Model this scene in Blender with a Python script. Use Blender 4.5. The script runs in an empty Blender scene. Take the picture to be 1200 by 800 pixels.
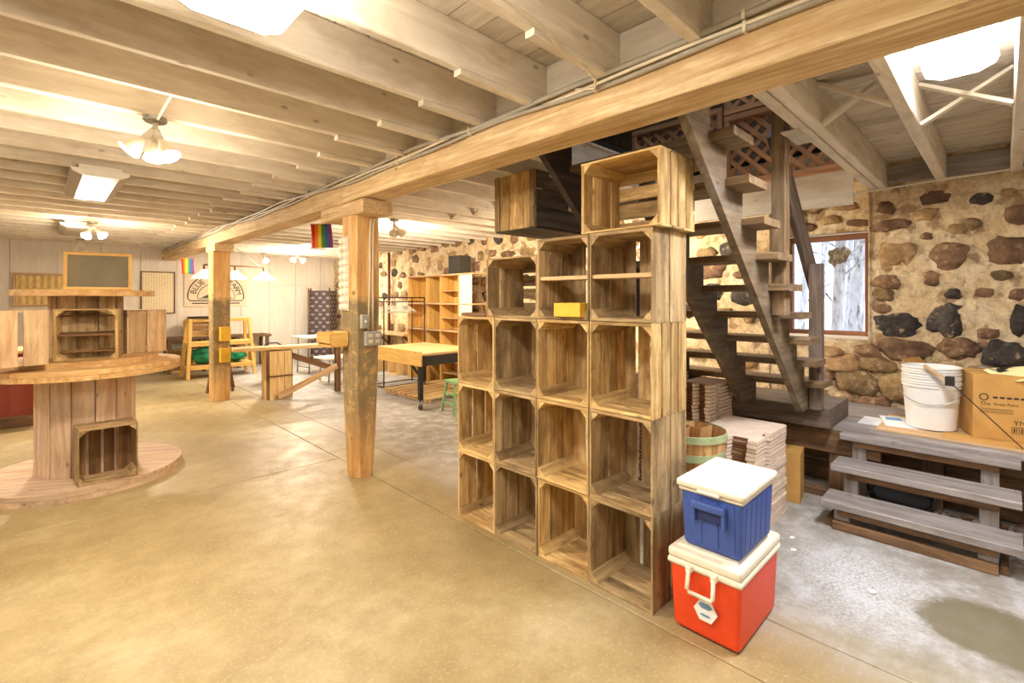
import bpy, bmesh, math, random
from mathutils import Vector, Matrix, noise

# ------------------------------------------------------------------ camera, world, exposure
SC = bpy.context.scene
COL = SC.collection
cam_data = bpy.data.cameras.new('camera')
cam = bpy.data.objects.new('camera', cam_data)
COL.objects.link(cam)
cam.location = (0, 0, 1.5)
cam.rotation_euler = (math.radians(90), 0, math.radians(-44.5))
cam_data.sensor_width = 36
cam_data.lens = 17.0
cam_data.shift_y = -50 / 1200
cam_data.clip_start = 0.05
SC.camera = cam

world = bpy.data.worlds.new('world')
SC.world = world
world.use_nodes = True
wbg = world.node_tree.nodes['Background']
wbg.inputs[0].default_value = (0.80, 0.88, 1.0, 1)
wbg.inputs[1].default_value = 2.0

SC.view_settings.view_transform = 'Standard'
SC.view_settings.look = 'None'
SC.view_settings.gamma = 1
SC.view_settings.use_curve_mapping = False
SC.view_settings.exposure = 0.36

WARM = (1.0, 0.85, 0.65)
COOL = (0.93, 0.95, 1.0)
P_BULB = 75
L_FLUOR = 40

# ------------------------------------------------------------------ helpers
R = random.Random(7)


def tag(o, label=None, cat=None, group=None, kind=None):
    if label: o['label'] = label
    if cat: o['category'] = cat
    if group: o['group'] = group
    if kind: o['kind'] = kind
    return o


def thing(name, label, cat, loc=(0, 0, 0), rz=0.0, group=None):
    o = bpy.data.objects.new(name, None)
    o.empty_display_size = 0.1
    COL.objects.link(o)
    o.location = loc
    o.rotation_euler = (0, 0, rz)
    return tag(o, label, cat, group)


def link(name, me, parent=None, mw=None):
    o = bpy.data.objects.new(name, me)
    COL.objects.link(o)
    if parent: o.parent = parent
    if mw is not None: o.matrix_local = mw
    return o


def mesh(name, vs, fs, mat, smooth=False):
    me = bpy.data.meshes.new(name)
    me.from_pydata([tuple(v) for v in vs], [], fs)
    me.materials.append(mat)
    if smooth:
        me.polygons.foreach_set('use_smooth', [True] * len(me.polygons))
    me.update()
    return me


def part(name, parent, vs, fs, mat, smooth=False, loc=None):
    o = link(name, mesh(name, vs, fs, mat, smooth), parent)
    if loc: o.location = loc
    return o


_cache = {}


def plank_mesh(L, W, T, mat, ch=None):
    key = (round(L, 3), round(W, 3), round(T, 3), mat.name)
    if key in _cache: return _cache[key]
    c = min(W, T) * 0.12 if ch is None else ch
    c = min(c, 0.006)
    w, t, l = W / 2, T / 2, L / 2
    sec = [(-w + c, -t), (w - c, -t), (w, -t + c), (w, t - c), (w - c, t), (-w + c, t), (-w, t - c), (-w, -t + c)]
    vs = [(-l, a, b) for a, b in sec] + [(l, a, b) for a, b in sec]
    fs = [(i, (i + 1) % 8, 8 + (i + 1) % 8, 8 + i) for i in range(8)]
    fs = [tuple(reversed(f)) for f in fs]
    fs += [tuple(range(8)), tuple(range(15, 7, -1))]
    fs = [tuple(reversed(f)) for f in fs]
    fs[8] = tuple(reversed(range(8))); fs[9] = tuple(range(8, 16))
    _cache[key] = mesh('plank', vs, fs, mat)
    return _cache[key]


AX = {0: Matrix(((1, 0, 0), (0, 1, 0), (0, 0, 1))),
      1: Matrix(((0, -1, 0), (1, 0, 0), (0, 0, 1))),
      2: Matrix(((0, 0, -1), (0, 1, 0), (1, 0, 0)))}


def plank(name, parent, x, y, z, mat, kind=None, tilt=0.0):
    """axis aligned board between (x0,x1),(y0,y1),(z0,z1); local X is the grain"""
    d = [x[1] - x[0], y[1] - y[0], z[1] - z[0]]
    c = Vector(((x[0] + x[1]) / 2, (y[0] + y[1]) / 2, (z[0] + z[1]) / 2))
    a = d.index(max(d))
    if a == 0: dims = (d[0], d[1], d[2])
    elif a == 1: dims = (d[1], d[0], d[2])
    else: dims = (d[2], d[1], d[0])
    me = plank_mesh(*dims, mat)
    m = AX[a].to_4x4()
    if tilt: m = Matrix.Rotation(tilt, 4, 'XYZ'[(a + 1) % 3]) @ m
    return link(name, me, parent, Matrix.Translation(c) @ m)


def strut(name, parent, p0, p1, w, t, mat, up=(0, 0, 1)):
    p0, p1 = Vector(p0), Vector(p1)
    ax = (p1 - p0); L = ax.length; ax.normalize()
    up = Vector(up)
    yv = up.cross(ax)
    if yv.length < 1e-4: yv = Vector((0, 1, 0)).cross(ax)
    yv.normalize(); zv = ax.cross(yv)
    m = Matrix((ax, yv, zv)).transposed().to_4x4()
    return link(name, plank_mesh(L, w, t, mat), parent, Matrix.Translation((p0 + p1) / 2) @ m)


def tube(name, parent, pts, r, mat, n=8, close=False):
    pts = [Vector(p) for p in pts]
    vs, fs = [], []
    m = len(pts)
    ref = Vector((0.123, 0.456, 0.88)).normalized()
    for i, p in enumerate(pts):
        a = pts[(i - 1) % m] if (i > 0 or close) else p
        b = pts[(i + 1) % m] if (i < m - 1 or close) else p
        t = (b - a).normalized()
        u = t.cross(ref).normalized(); v = t.cross(u)
        for k in range(n):
            an = 2 * math.pi * k / n
            vs.append(p + r * (math.cos(an) * u + math.sin(an) * v))
    seg = m if close else m - 1
    for i in range(seg):
        j = (i + 1) % m
        for k in range(n):
            q = (k + 1) % n
            fs.append((i * n + k, j * n + k, j * n + q, i * n + q))
    if not close:
        fs.append(tuple(range(n))); fs.append(tuple(range((m - 1) * n + n - 1, (m - 1) * n - 1, -1)))
    return part(name, parent, vs, fs, mat, True)


def lathe_data(prof, n=24, cap=True, a0=0.0):
    vs, fs = [], []
    for r, z in prof:
        for k in range(n):
            an = a0 + 2 * math.pi * k / n
            vs.append((r * math.cos(an), r * math.sin(an), z))
    for i in range(len(prof) - 1):
        for k in range(n):
            q = (k + 1) % n
            fs.append((i * n + k, i * n + q, (i + 1) * n + q, (i + 1) * n + k))
    if cap:
        fs.append(tuple(range(n - 1, -1, -1)))
        b = (len(prof) - 1) * n
        fs.append(tuple(range(b, b + n)))
    return vs, fs


def lathe(name, parent, prof, mat, n=24, loc=(0, 0, 0), cap=True, smooth=True, direction=None):
    vs, fs = lathe_data(prof, n, cap)
    o = part(name, parent, vs, fs, mat, smooth)
    o.location = loc
    if direction is not None:
        o.rotation_mode = 'QUATERNION'
        o.rotation_quaternion = Vector(direction).to_track_quat('Z', 'Y')
    if smooth:
        md = o.modifiers.new('edge', 'EDGE_SPLIT'); md.split_angle = math.radians(40)
    return o


def prism(name, parent, poly, axis, lo, hi, mat):
    """poly: 2-D outline in the two other axes (in order), extruded along axis"""
    n = len(poly)
    def mk(p, h):
        q = list(p); q.insert(axis, h); return tuple(q)
    vs = [mk(p, lo) for p in poly] + [mk(p, hi) for p in poly]
    fs = [(i, (i + 1) % n, n + (i + 1) % n, n + i) for i in range(n)] + [tuple(range(n - 1, -1, -1)), tuple(range(n, 2 * n))]
    o = part(name, parent, vs, fs, mat)
    bm = bmesh.new(); bm.from_mesh(o.data); bmesh.ops.recalc_face_normals(bm, faces=bm.faces); bm.to_mesh(o.data); bm.free()
    return o


def rbox(name, parent, x, y, z, mat, bev=0.01, seg=3, taper=0.0):
    """rounded box, taper shrinks the bottom"""
    bm = bmesh.new()
    bmesh.ops.create_cube(bm, size=1)
    for v in bm.verts:
        k = 1.0 - (taper if v.co.z < 0 else 0)
        v.co = Vector(((x[0] + x[1]) / 2 + v.co.x * (x[1] - x[0]) * k,
                       (y[0] + y[1]) / 2 + v.co.y * (y[1] - y[0]) * k,
                       (z[0] + z[1]) / 2 + v.co.z * (z[1] - z[0])))
    if bev > 0:
        bmesh.ops.bevel(bm, geom=bm.edges[:], offset=bev, segments=seg, affect='EDGES', profile=0.5)
    me = bpy.data.meshes.new(name)
    bm.to_mesh(me); bm.free()
    me.materials.append(mat)
    if bev > 0: me.polygons.foreach_set('use_smooth', [True] * len(me.polygons))
    o = link(name, me, parent)
    if bev > 0:
        md = o.modifiers.new('wn', 'WEIGHTED_NORMAL'); md.keep_sharp = True
    return o


def text(name, parent, body, size, mat, mw, extrude=0.0015, align='LEFT'):
    cu = bpy.data.curves.new('txt', 'FONT')
    cu.body = body; cu.size = size; cu.extrude = extrude; cu.align_x = align; cu.resolution_u = 3
    tmp = bpy.data.objects.new('txt', cu)
    COL.objects.link(tmp)
    bpy.context.view_layer.update()
    dg = bpy.context.evaluated_depsgraph_get()
    me = bpy.data.meshes.new_from_object(tmp.evaluated_get(dg))
    bpy.data.objects.remove(tmp)
    me.materials.clear(); me.materials.append(mat)
    return link(name, me, parent, mw)


# ------------------------------------------------------------------ materials
def new_mat(name):
    m = bpy.data.materials.new(name); m.use_nodes = True
    nt = m.node_tree
    return m, nt, nt.nodes['Principled BSDF']


def nd(nt, t, **kw):
    n = nt.nodes.new(t)
    for k, v in kw.items():
        setattr(n, k, v)
    return n


def ramp(nt, fac, stops):
    r = nd(nt, 'ShaderNodeValToRGB')
    e = r.color_ramp.elements
    while len(e) < len(stops): e.new(0.5)
    for el, (p, c) in zip(e, stops):
        el.position = p; el.color = (*c, 1) if len(c) == 3 else c
    nt.links.new(fac, r.inputs[0])
    return r.outputs[0]


def s2l(r, g, b):
    f = lambda c: (c / 255 / 12.92) if c / 255 <= 0.04045 else ((c / 255 + 0.055) / 1.055) ** 2.4
    return (f(r), f(g), f(b))


def coords(nt, scale, rnd=True):
    tc = nd(nt, 'ShaderNodeTexCoord')
    mp = nd(nt, 'ShaderNodeMapping')
    mp.inputs['Scale'].default_value = scale
    nt.links.new(tc.outputs['Object'], mp.inputs['Vector'])
    if rnd:
        oi = nd(nt, 'ShaderNodeObjectInfo')
        mu = nd(nt, 'ShaderNodeMath', operation='MULTIPLY'); mu.inputs[1].default_value = 37.0
        nt.links.new(oi.outputs['Random'], mu.inputs[0])
        cb = nd(nt, 'ShaderNodeCombineXYZ')
        for i in range(3): nt.links.new(mu.outputs[0], cb.inputs[i])
        nt.links.new(cb.outputs[0], mp.inputs['Location'])
    return mp.outputs[0]


def noise_tex(nt, vec, scale, detail=4, rough=0.6, dist=0.0):
    n = nd(nt, 'ShaderNodeTexNoise')
    n.inputs['Scale'].default_value = scale; n.inputs['Detail'].default_value = detail
    n.inputs['Roughness'].default_value = rough; n.inputs['Distortion'].default_value = dist
    nt.links.new(vec, n.inputs['Vector'])
    return n.outputs['Fac']


def mixc(nt, fac, a, b, mode='MIX'):
    m = nd(nt, 'ShaderNodeMix', data_type='RGBA', blend_type=mode)
    for sock, v in ((m.inputs[0], fac), (m.inputs[6], a), (m.inputs[7], b)):
        if hasattr(v, 'is_output') or hasattr(v, 'node'): nt.links.new(v, sock)
        elif isinstance(v, (int, float)): sock.default_value = v
        else: sock.default_value = (*v, 1)
    return m.outputs[2]


def bump(nt, b, h, strength=0.3, dist=0.01):
    n = nd(nt, 'ShaderNodeBump')
    n.inputs['Strength'].default_value = strength; n.inputs['Distance'].default_value = dist
    nt.links.new(h, n.inputs['Height']); nt.links.new(n.outputs[0], b.inputs['Normal'])


def wood(name, light, dark, rough=0.65, grain=9.0, stain=None, stain_amt=0.5, vary=0.25, bmp=0.25, knots=True, fine=1.0):
    m, nt, b = new_mat(name)
    v = coords(nt, (0.7, grain, grain))
    g = noise_tex(nt, v, 3.0 * fine, 6, 0.62, 0.6)
    col = ramp(nt, g, [(0.28, dark), (0.5, tuple((a + c) / 2 for a, c in zip(light, dark))), (0.66, light)])
    v2 = coords(nt, (1.5, 3.0, 3.0))
    if stain:
        s = noise_tex(nt, v2, 2.2, 5, 0.7)
        sf = ramp(nt, s, [(0.48, (0, 0, 0)), (0.68, (stain_amt,) * 3)])
        col = mixc(nt, sf, col, stain)
    if knots:
        vo = nd(nt, 'ShaderNodeTexVoronoi'); vo.inputs['Scale'].default_value = 2.6
        nt.links.new(v2, vo.inputs['Vector'])
        kf = ramp(nt, vo.outputs['Distance'], [(0.03, (0.75,) * 3), (0.11, (0, 0, 0))])
        col = mixc(nt, kf, col, tuple(c * 0.35 for c in dark))
    oi = nd(nt, 'ShaderNodeObjectInfo')
    mr = nd(nt, 'ShaderNodeMapRange'); mr.inputs[3].default_value = 1 - vary; mr.inputs[4].default_value = 1 + vary * 0.6
    nt.links.new(oi.outputs['Random'], mr.inputs[0])
    hs = nd(nt, 'ShaderNodeHueSaturation')
    nt.links.new(mr.outputs[0], hs.inputs['Value']); nt.links.new(col, hs.inputs['Color'])
    nt.links.new(hs.outputs[0], b.inputs['Base Color'])
    b.inputs['Roughness'].default_value = rough
    b.inputs['Specular IOR Level'].default_value = 0.25
    bump(nt, b, g, bmp, 0.006)
    return m


def plain(name, c, rough=0.5, metal=0.0, nz=0.06, scale=20, spec=0.4, bmp=0.0):
    m, nt, b = new_mat(name)
    v = coords(nt, (1, 1, 1))
    g = noise_tex(nt, v, scale, 3)
    col = ramp(nt, g, [(0.3, tuple(x * (1 - nz * 2) for x in c)), (0.7, tuple(min(1, x * (1 + nz)) for x in c))])
    nt.links.new(col, b.inputs['Base Color'])
    b.inputs['Roughness'].default_value = rough; b.inputs['Metallic'].default_value = metal
    b.inputs['Specular IOR Level'].default_value = spec
    if bmp: bump(nt, b, g, bmp, 0.01)
    return m


def emit(name, c, s):
    m, nt, b = new_mat(name)
    b.inputs['Base Color'].default_value = (0.9, 0.9, 0.9, 1)
    b.inputs['Emission Color'].default_value = (*c, 1)
    b.inputs['Emission Strength'].default_value = s
    return m


M = {}
M['crate'] = wood('crate wood', s2l(236, 206, 146), s2l(160, 118, 66), 0.7, 8, s2l(112, 80, 46), 0.65, 0.32, 0.35)
M['crate_grey'] = wood('weathered crate wood', s2l(212, 184, 138), s2l(136, 106, 70), 0.75, 8, s2l(92, 72, 50), 0.7, 0.28, 0.35)
M['crate_pale'] = wood('pale crate wood', s2l(234, 206, 166), s2l(190, 150, 108), 0.7, 8, s2l(150, 112, 76), 0.4, 0.15)
M['crate_brown'] = wood('brown crate inner wood', s2l(150, 112, 72), s2l(92, 64, 40), 0.75, 8, s2l(70, 52, 36), 0.5, 0.25)
M['crate_old'] = wood('old dark crate wood', s2l(96, 84, 72), s2l(52, 44, 38), 0.8, 8, s2l(120, 100, 76), 0.5, 0.3)
M['spool'] = wood('spool wood', s2l(226, 200, 172), s2l(184, 148, 118), 0.7, 7, s2l(165, 150, 140), 0.5, 0.2)
M['spool_top'] = wood('spool top wood', s2l(236, 200, 144), s2l(190, 140, 84), 0.6, 7, s2l(120, 84, 50), 0.35, 0.15)
M['beam'] = wood('sawn beam wood', s2l(238, 216, 174), s2l(188, 150, 102), 0.7, 14, s2l(176, 132, 84), 0.5, 0.06, 0.5, True)
M['post'] = None
M['white_joist'] = wood('whitewashed joist', s2l(238, 230, 216), s2l(214, 202, 184), 0.75, 6, s2l(176, 152, 118), 0.35, 0.08, 0.15, True)
M['white_plank'] = wood('whitewashed ceiling plank', s2l(232, 224, 210), s2l(200, 188, 170), 0.8, 6, s2l(150, 132, 108), 0.4, 0.1, 0.15, True)
M['panel'] = wood('white painted panel', s2l(236, 228, 216), s2l(222, 212, 198), 0.6, 4, None, 0, 0.04, 0.05, False)
M['dark_wood'] = wood('dark stair wood', s2l(126, 110, 96), s2l(76, 62, 52), 0.6, 8, s2l(128, 118, 112), 0.5, 0.2)
M['black_wood'] = wood('blackened stair wood', s2l(70, 56, 48), s2l(40, 32, 28), 0.7, 7, None, 0, 0.1)
M['stringer'] = wood('dusty stair stringer wood', s2l(136, 118, 94), s2l(86, 70, 54), 0.65, 7, s2l(150, 144, 140), 0.5, 0.15)
M['tread'] = wood('worn stair tread wood', s2l(146, 120, 86), s2l(84, 64, 46), 0.6, 7, s2l(140, 130, 120), 0.4, 0.15)
M['grey_step'] = wood('grey weathered step wood', s2l(172, 164, 160), s2l(118, 106, 98), 0.55, 9, s2l(170, 166, 168), 0.5, 0.12)
M['brown_old'] = wood('old brown timber', s2l(140, 108, 78), s2l(84, 62, 44), 0.75, 7, s2l(50, 40, 32), 0.5, 0.25)
M['lattice'] = wood('lattice wood', s2l(206, 156, 112), s2l(150, 104, 70), 0.7, 9, None, 0, 0.2)
M['yellow_wood'] = wood('yellow pine', s2l(240, 200, 122), s2l(212, 160, 80), 0.5, 6, None, 0, 0.12)
M['pine'] = wood('pale pine', s2l(238, 208, 154), s2l(206, 166, 106), 0.6, 7, None, 0, 0.12)
M['yellow_paint'] = plain('yellow paint', s2l(232, 184, 60), 0.5)
M['red_frame'] = wood('reddish window frame wood', s2l(150, 104, 74), s2l(104, 64, 44), 0.6, 8, None, 0, 0.1)
M['tan_board'] = wood('tan plank', s2l(222, 190, 146), s2l(182, 140, 96), 0.65, 7, None, 0, 0.1)
M['brown_board'] = wood('brown brace board', s2l(140, 104, 74), s2l(92, 64, 44), 0.65, 7, None, 0, 0.1)
M['white_plastic'] = plain('off white plastic', s2l(236, 228, 210), 0.4, nz=0.03)
M['white_metal'] = plain('white enamel metal', s2l(235, 230, 220), 0.4, nz=0.02)
M['bucket'] = plain('white bucket plastic', s2l(238, 236, 232), 0.4, nz=0.02)
M['red'] = plain('red orange cooler plastic', s2l(228, 74, 34), 0.42, nz=0.03)
M['blue'] = plain('blue cooler plastic', s2l(66, 92, 168), 0.5, nz=0.06)
M['blue_dark'] = plain('dark blue plastic', s2l(36, 52, 104), 0.5)
M['black'] = plain('black metal', s2l(40, 36, 34), 0.5)
M['dark_gap'] = plain('dark void boards', s2l(34, 30, 28), 0.9)
M['steel'] = plain('grey steel', s2l(165, 165, 160), 0.35, 0.8)
M['grey_box'] = plain('grey electrical box', s2l(180, 180, 172), 0.45, 0.3)
M['cable_w'] = plain('cream cable', s2l(225, 212, 185), 0.5)
M['cable_g'] = plain('grey conduit', s2l(168, 160, 146), 0.45)
M['red_metal'] = plain('red corrugated metal', s2l(140, 62, 46), 0.5)
M['board_green'] = plain('chalkboard slate', s2l(122, 110, 84), 0.55, nz=0.1, scale=6)
M['green_paint'] = plain('green paint', s2l(136, 176, 124), 0.5)
M['tarp'] = plain('green tarpaulin', s2l(20, 130, 88), 0.45, nz=0.2, scale=8)
M['card'] = plain('corrugated cardboard', s2l(204, 156, 86), 0.8, nz=0.06, scale=9)
M['card_in'] = plain('brown fibreboard', s2l(128, 90, 56), 0.9, nz=0.12, scale=12)
M['pale_card'] = plain('pale pressed cardboard', s2l(228, 206, 186), 0.85, nz=0.07, scale=14)
M['paper'] = plain('white paper', s2l(236, 236, 236), 0.8, nz=0.02)
M['cream_paper'] = plain('cream paper', s2l(240, 222, 164), 0.8, nz=0.04)
M['blue_print'] = plain('blue print', s2l(120, 160, 200), 0.7, nz=0.1)
M['ink'] = plain('black ink', s2l(48, 42, 36), 0.7)
M['hill'] = plain('dark green print', s2l(70, 78, 62), 0.7)
M['sign'] = plain('cream sign board', s2l(232, 214, 184), 0.6, nz=0.03, scale=4)
M['curtain'] = plain('yellow curtain', s2l(228, 196, 132), 0.9, nz=0.1)
M['snow'] = plain('snow', s2l(240, 244, 250), 0.9, nz=0.03)
M['silver_grey'] = plain('dusty black plastic', s2l(66, 60, 54), 0.7)
M['green_hoop'] = plain('green basket hoop', s2l(172, 186, 140), 0.7, nz=0.1)
M['splint'] = wood('basket splint', s2l(222, 180, 122), s2l(176, 126, 76), 0.7, 8, None, 0, 0.25)
M['woven'] = plain('dark woven rattan', s2l(88, 74, 72), 0.7, nz=0.2)
M['woven_light'] = plain('grey woven strip', s2l(150, 140, 148), 0.6, nz=0.15)
M['rust'] = plain('rusty pipe', s2l(110, 56, 34), 0.7, nz=0.15)
M['lit_diffuser'] = emit('lit diffuser', COOL, L_FLUOR * 1.8)
M['lit_diffuser_w'] = emit('lit neutral diffuser', (1.0, 0.94, 0.84), L_FLUOR)
M['lit_near'] = emit('lit diffuser near', (1.0, 0.94, 0.84), L_FLUOR * .62)
M['unlit_diffuser'] = plain('unlit diffuser', s2l(160, 150, 134), 0.35, nz=0.02)
M['bulb_on'] = emit('lit flood lens', (1.0, 0.85, 0.62), 60)
M['bulb_glass'] = plain('reflector bulb glass', s2l(238, 226, 204), 0.3, nz=0.02)
M['shade'] = emit('white glass shade', (1.0, 0.95, 0.88), 0.5)
for k, c in (('f_red', (214, 48, 40)), ('f_orange', (238, 130, 36)), ('f_yellow', (246, 214, 50)),
             ('f_green', (72, 150, 80)), ('f_blue', (62, 100, 160)), ('f_violet', (128, 70, 140))):
    M[k] = plain(k, s2l(*c), 0.8, nz=0.04)


def make_post_mat():
    m, nt, b = new_mat('old post wood with lichen paint')
    v = coords(nt, (0.7, 5, 5))
    g = noise_tex(nt, v, 3.0, 6, 0.62, 0.6)
    col = ramp(nt, g, [(0.28, s2l(190, 134, 74)), (0.5, s2l(222, 174, 110)), (0.68, s2l(240, 204, 146))])
    v2 = coords(nt, (1, 1, 1), False)
    n2 = noise_tex(nt, v2, 9, 8, 0.8)
    pf = ramp(nt, n2, [(0.38, (0.35,) * 3), (0.50, (1, 1, 1))])
    # old grey-green coating between knee and eye height (a worn band with its own edge)
    sx = nd(nt, 'ShaderNodeSeparateXYZ'); tc = nd(nt, 'ShaderNodeTexCoord')
    nt.links.new(tc.outputs['Object'], sx.inputs[0])
    bf = ramp(nt, sx.outputs[0], [(0.0, (0.05,) * 3), (0.0, (0, 0, 0)), (0.5, (0.0,) * 3), (1, (0,) * 3)])
    mr = nd(nt, 'ShaderNodeMapRange'); nt.links.new(sx.outputs[0], mr.inputs[0])
    mr.inputs[1].default_value = -1.15; mr.inputs[2].default_value = 1.15
    bf = ramp(nt, mr.outputs[0], [(0.10, (0.1,) * 3), (0.3, (0.8,) * 3), (0.66, (0.85,) * 3), (0.69, (0.0,) * 3)])
    fac = mixc(nt, 1.0, pf, bf, 'MULTIPLY')
    col = mixc(nt, fac, col, s2l(112, 104, 78))
    vo = nd(nt, 'ShaderNodeTexVoronoi'); vo.inputs['Scale'].default_value = 5
    nt.links.new(v2, vo.inputs['Vector'])
    kf = ramp(nt, vo.outputs['Distance'], [(0.05, (0.7,) * 3), (0.13, (0, 0, 0))])
    col = mixc(nt, kf, col, s2l(92, 56, 30))
    nt.links.new(col, b.inputs['Base Color'])
    b.inputs['Roughness'].default_value = 0.7
    bump(nt, b, n2, 0.35, 0.02)
    return m


M['post'] = make_post_mat()


def make_concrete():
    m, nt, b = new_mat('sealed concrete')
    v = coords(nt, (1, 1, 1), False)
    n1 = noise_tex(nt, v, 0.55, 6, 0.65)
    n2 = noise_tex(nt, v, 6, 8, 0.75)
    n3 = noise_tex(nt, v, 60, 4, 0.8)
    col = ramp(nt, n1, [(0.34, s2l(138, 118, 78)), (0.5, s2l(162, 142, 100)), (0.66, s2l(186, 170, 134))])
    f2 = ramp(nt, n2, [(0.42, (0, 0, 0)), (0.70, (0.45,) * 3)])
    col = mixc(nt, f2, col, s2l(126, 106, 68))
    f3 = ramp(nt, n3, [(0.54, (0, 0, 0)), (0.68, (0.6,) * 3)])
    col = mixc(nt, f3, col, s2l(198, 184, 150))
    # greyer pour in the bay by the stairs (x > 2.4)
    sx = nd(nt, 'ShaderNodeSeparateXYZ'); tc = nd(nt, 'ShaderNodeTexCoord'); nt.links.new(tc.outputs['Object'], sx.inputs[0])
    gx = nd(nt, 'ShaderNodeMapRange'); nt.links.new(sx.outputs[0], gx.inputs[0])
    gx.inputs[1].default_value = 2.2; gx.inputs[2].default_value = 2.75
    gcol = ramp(nt, n2, [(0.36, s2l(138, 134, 128)), (0.5, s2l(168, 166, 164)), (0.6, s2l(198, 200, 204))])
    gf = nd(nt, 'ShaderNodeMath', operation='MULTIPLY'); nt.links.new(gx.outputs[0], gf.inputs[0]); gf.inputs[1].default_value = 0.8
    col = mixc(nt, gf.outputs[0], col, gcol)
    # wear and the fixture's reflection painted pale between the coolers and the steps
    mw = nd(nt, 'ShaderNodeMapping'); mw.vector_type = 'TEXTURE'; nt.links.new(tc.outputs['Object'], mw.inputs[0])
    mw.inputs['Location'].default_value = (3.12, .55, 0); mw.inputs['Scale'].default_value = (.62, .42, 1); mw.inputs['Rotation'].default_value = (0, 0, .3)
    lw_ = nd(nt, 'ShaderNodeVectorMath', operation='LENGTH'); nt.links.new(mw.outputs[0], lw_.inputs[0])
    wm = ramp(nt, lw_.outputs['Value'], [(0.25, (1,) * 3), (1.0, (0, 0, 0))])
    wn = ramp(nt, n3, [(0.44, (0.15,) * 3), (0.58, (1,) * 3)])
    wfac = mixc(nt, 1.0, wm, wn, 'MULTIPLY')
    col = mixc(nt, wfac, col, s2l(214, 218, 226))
    # damp dark stain near the steps
    mp = nd(nt, 'ShaderNodeMapping'); nt.links.new(tc.outputs['Object'], mp.inputs[0])
    mp.vector_type = 'TEXTURE'
    mp.inputs['Location'].default_value = (3.06, 0.02, 0); mp.inputs['Scale'].default_value = (0.27, 0.30, 1)
    nw = nd(nt, 'ShaderNodeTexNoise'); nw.inputs['Scale'].default_value = 7; nw.inputs['Detail'].default_value = 9; nw.inputs['Roughness'].default_value = .8
    nt.links.new(tc.outputs['Object'], nw.inputs['Vector'])
    ad = nd(nt, 'ShaderNodeVectorMath', operation='ADD'); nt.links.new(mp.outputs[0], ad.inputs[0])
    sc = nd(nt, 'ShaderNodeVectorMath', operation='SCALE'); sc.inputs['Scale'].default_value = 0.8
    sb = nd(nt, 'ShaderNodeVectorMath', operation='SUBTRACT'); sb.inputs[1].default_value = (0.5, 0.5, 0.5)
    nt.links.new(nw.outputs['Color'], sb.inputs[0]); nt.links.new(sb.outputs[0], sc.inputs[0]); nt.links.new(sc.outputs[0], ad.inputs[1])
    ln = nd(nt, 'ShaderNodeVectorMath', operation='LENGTH')
    xy = nd(nt, 'ShaderNodeVectorMath', operation='MULTIPLY'); xy.inputs[1].default_value = (1, 1, 0)
    nt.links.new(ad.outputs[0], xy.inputs[0]); nt.links.new(xy.outputs[0], ln.inputs[0])
    wf = ramp(nt, ln.outputs['Value'], [(0.84, (0.85,) * 3), (1.0, (0, 0, 0))])
    col = mixc(nt, wf, col, s2l(116, 106, 78))
    nt.links.new(col, b.inputs['Base Color'])
    rr = ramp(nt, n2, [(0.3, (0.36,) * 3), (0.7, (0.6,) * 3)])
    nt.links.new(rr, b.inputs['Roughness'])
    b.inputs['Specular IOR Level'].default_value = 0.45
    bump(nt, b, n2, 0.08, 0.01)
    return m


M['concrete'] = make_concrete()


def make_mortar():
    m, nt, b = new_mat('lime mortar')
    v = coords(nt, (1, 1, 1), False)
    n1 = noise_tex(nt, v, 3, 8, 0.75)
    n2 = noise_tex(nt, v, 14, 6, 0.8)
    n4 = noise_tex(nt, v, 5.5, 3, 0.5)
    col = ramp(nt, n1, [(0.3, s2l(196, 166, 124)), (0.5, s2l(226, 202, 160)), (0.7, s2l(240, 226, 196))])
    f = ramp(nt, n2, [(0.46, (0, 0, 0)), (0.66, (0.75,) * 3)])
    col = mixc(nt, f, col, s2l(158, 126, 90))
    f = ramp(nt, n4, [(0.57, (0, 0, 0)), (0.62, (0.7,) * 3)])
    col = mixc(nt, f, col, s2l(146, 110, 78))
    nt.links.new(col, b.inputs['Base Color'])
    b.inputs['Roughness'].default_value = 0.95
    bump(nt, b, n1, 1.0, 0.06)
    return m


M['mortar'] = make_mortar()


def make_stone(name, c1, c2):
    m, nt, b = new_mat(name)
    v = coords(nt, (1, 1, 1))
    n1 = noise_tex(nt, v, 7, 7, 0.75)
    n2 = noise_tex(nt, v, 30, 4, 0.7)
    col = ramp(nt, n1, [(0.34, tuple(x * .62 for x in c1)), (0.46, c1), (0.66, c2)])
    n3 = noise_tex(nt, v, 11, 6, 0.75)
    mf = ramp(nt, n3, [(0.56, (0, 0, 0)), (0.66, (0.7,) * 3)])
    col = mixc(nt, mf, col, s2l(206, 178, 136))
    oi = nd(nt, 'ShaderNodeObjectInfo')
    mr = nd(nt, 'ShaderNodeMapRange'); mr.inputs[3].default_value = 0.75; mr.inputs[4].default_value = 1.25
    nt.links.new(oi.outputs['Random'], mr.inputs[0])
    hs = nd(nt, 'ShaderNodeHueSaturation'); nt.links.new(mr.outputs[0], hs.inputs['Value']); nt.links.new(col, hs.inputs['Color'])
    nt.links.new(hs.outputs[0], b.inputs['Base Color'])
    b.inputs['Roughness'].default_value = 0.85
    bump(nt, b, n1, 0.8, 0.03)
    return m


ST = {'b': make_stone('brown fieldstone', s2l(112, 82, 60), s2l(150, 118, 88)),
      'd': make_stone('dark basalt fieldstone', s2l(52, 46, 42), s2l(92, 82, 74)),
      't': make_stone('tan fieldstone', s2l(164, 128, 86), s2l(204, 172, 124)),
      'o': make_stone('olive fieldstone', s2l(122, 98, 64), s2l(160, 134, 92))}


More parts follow.
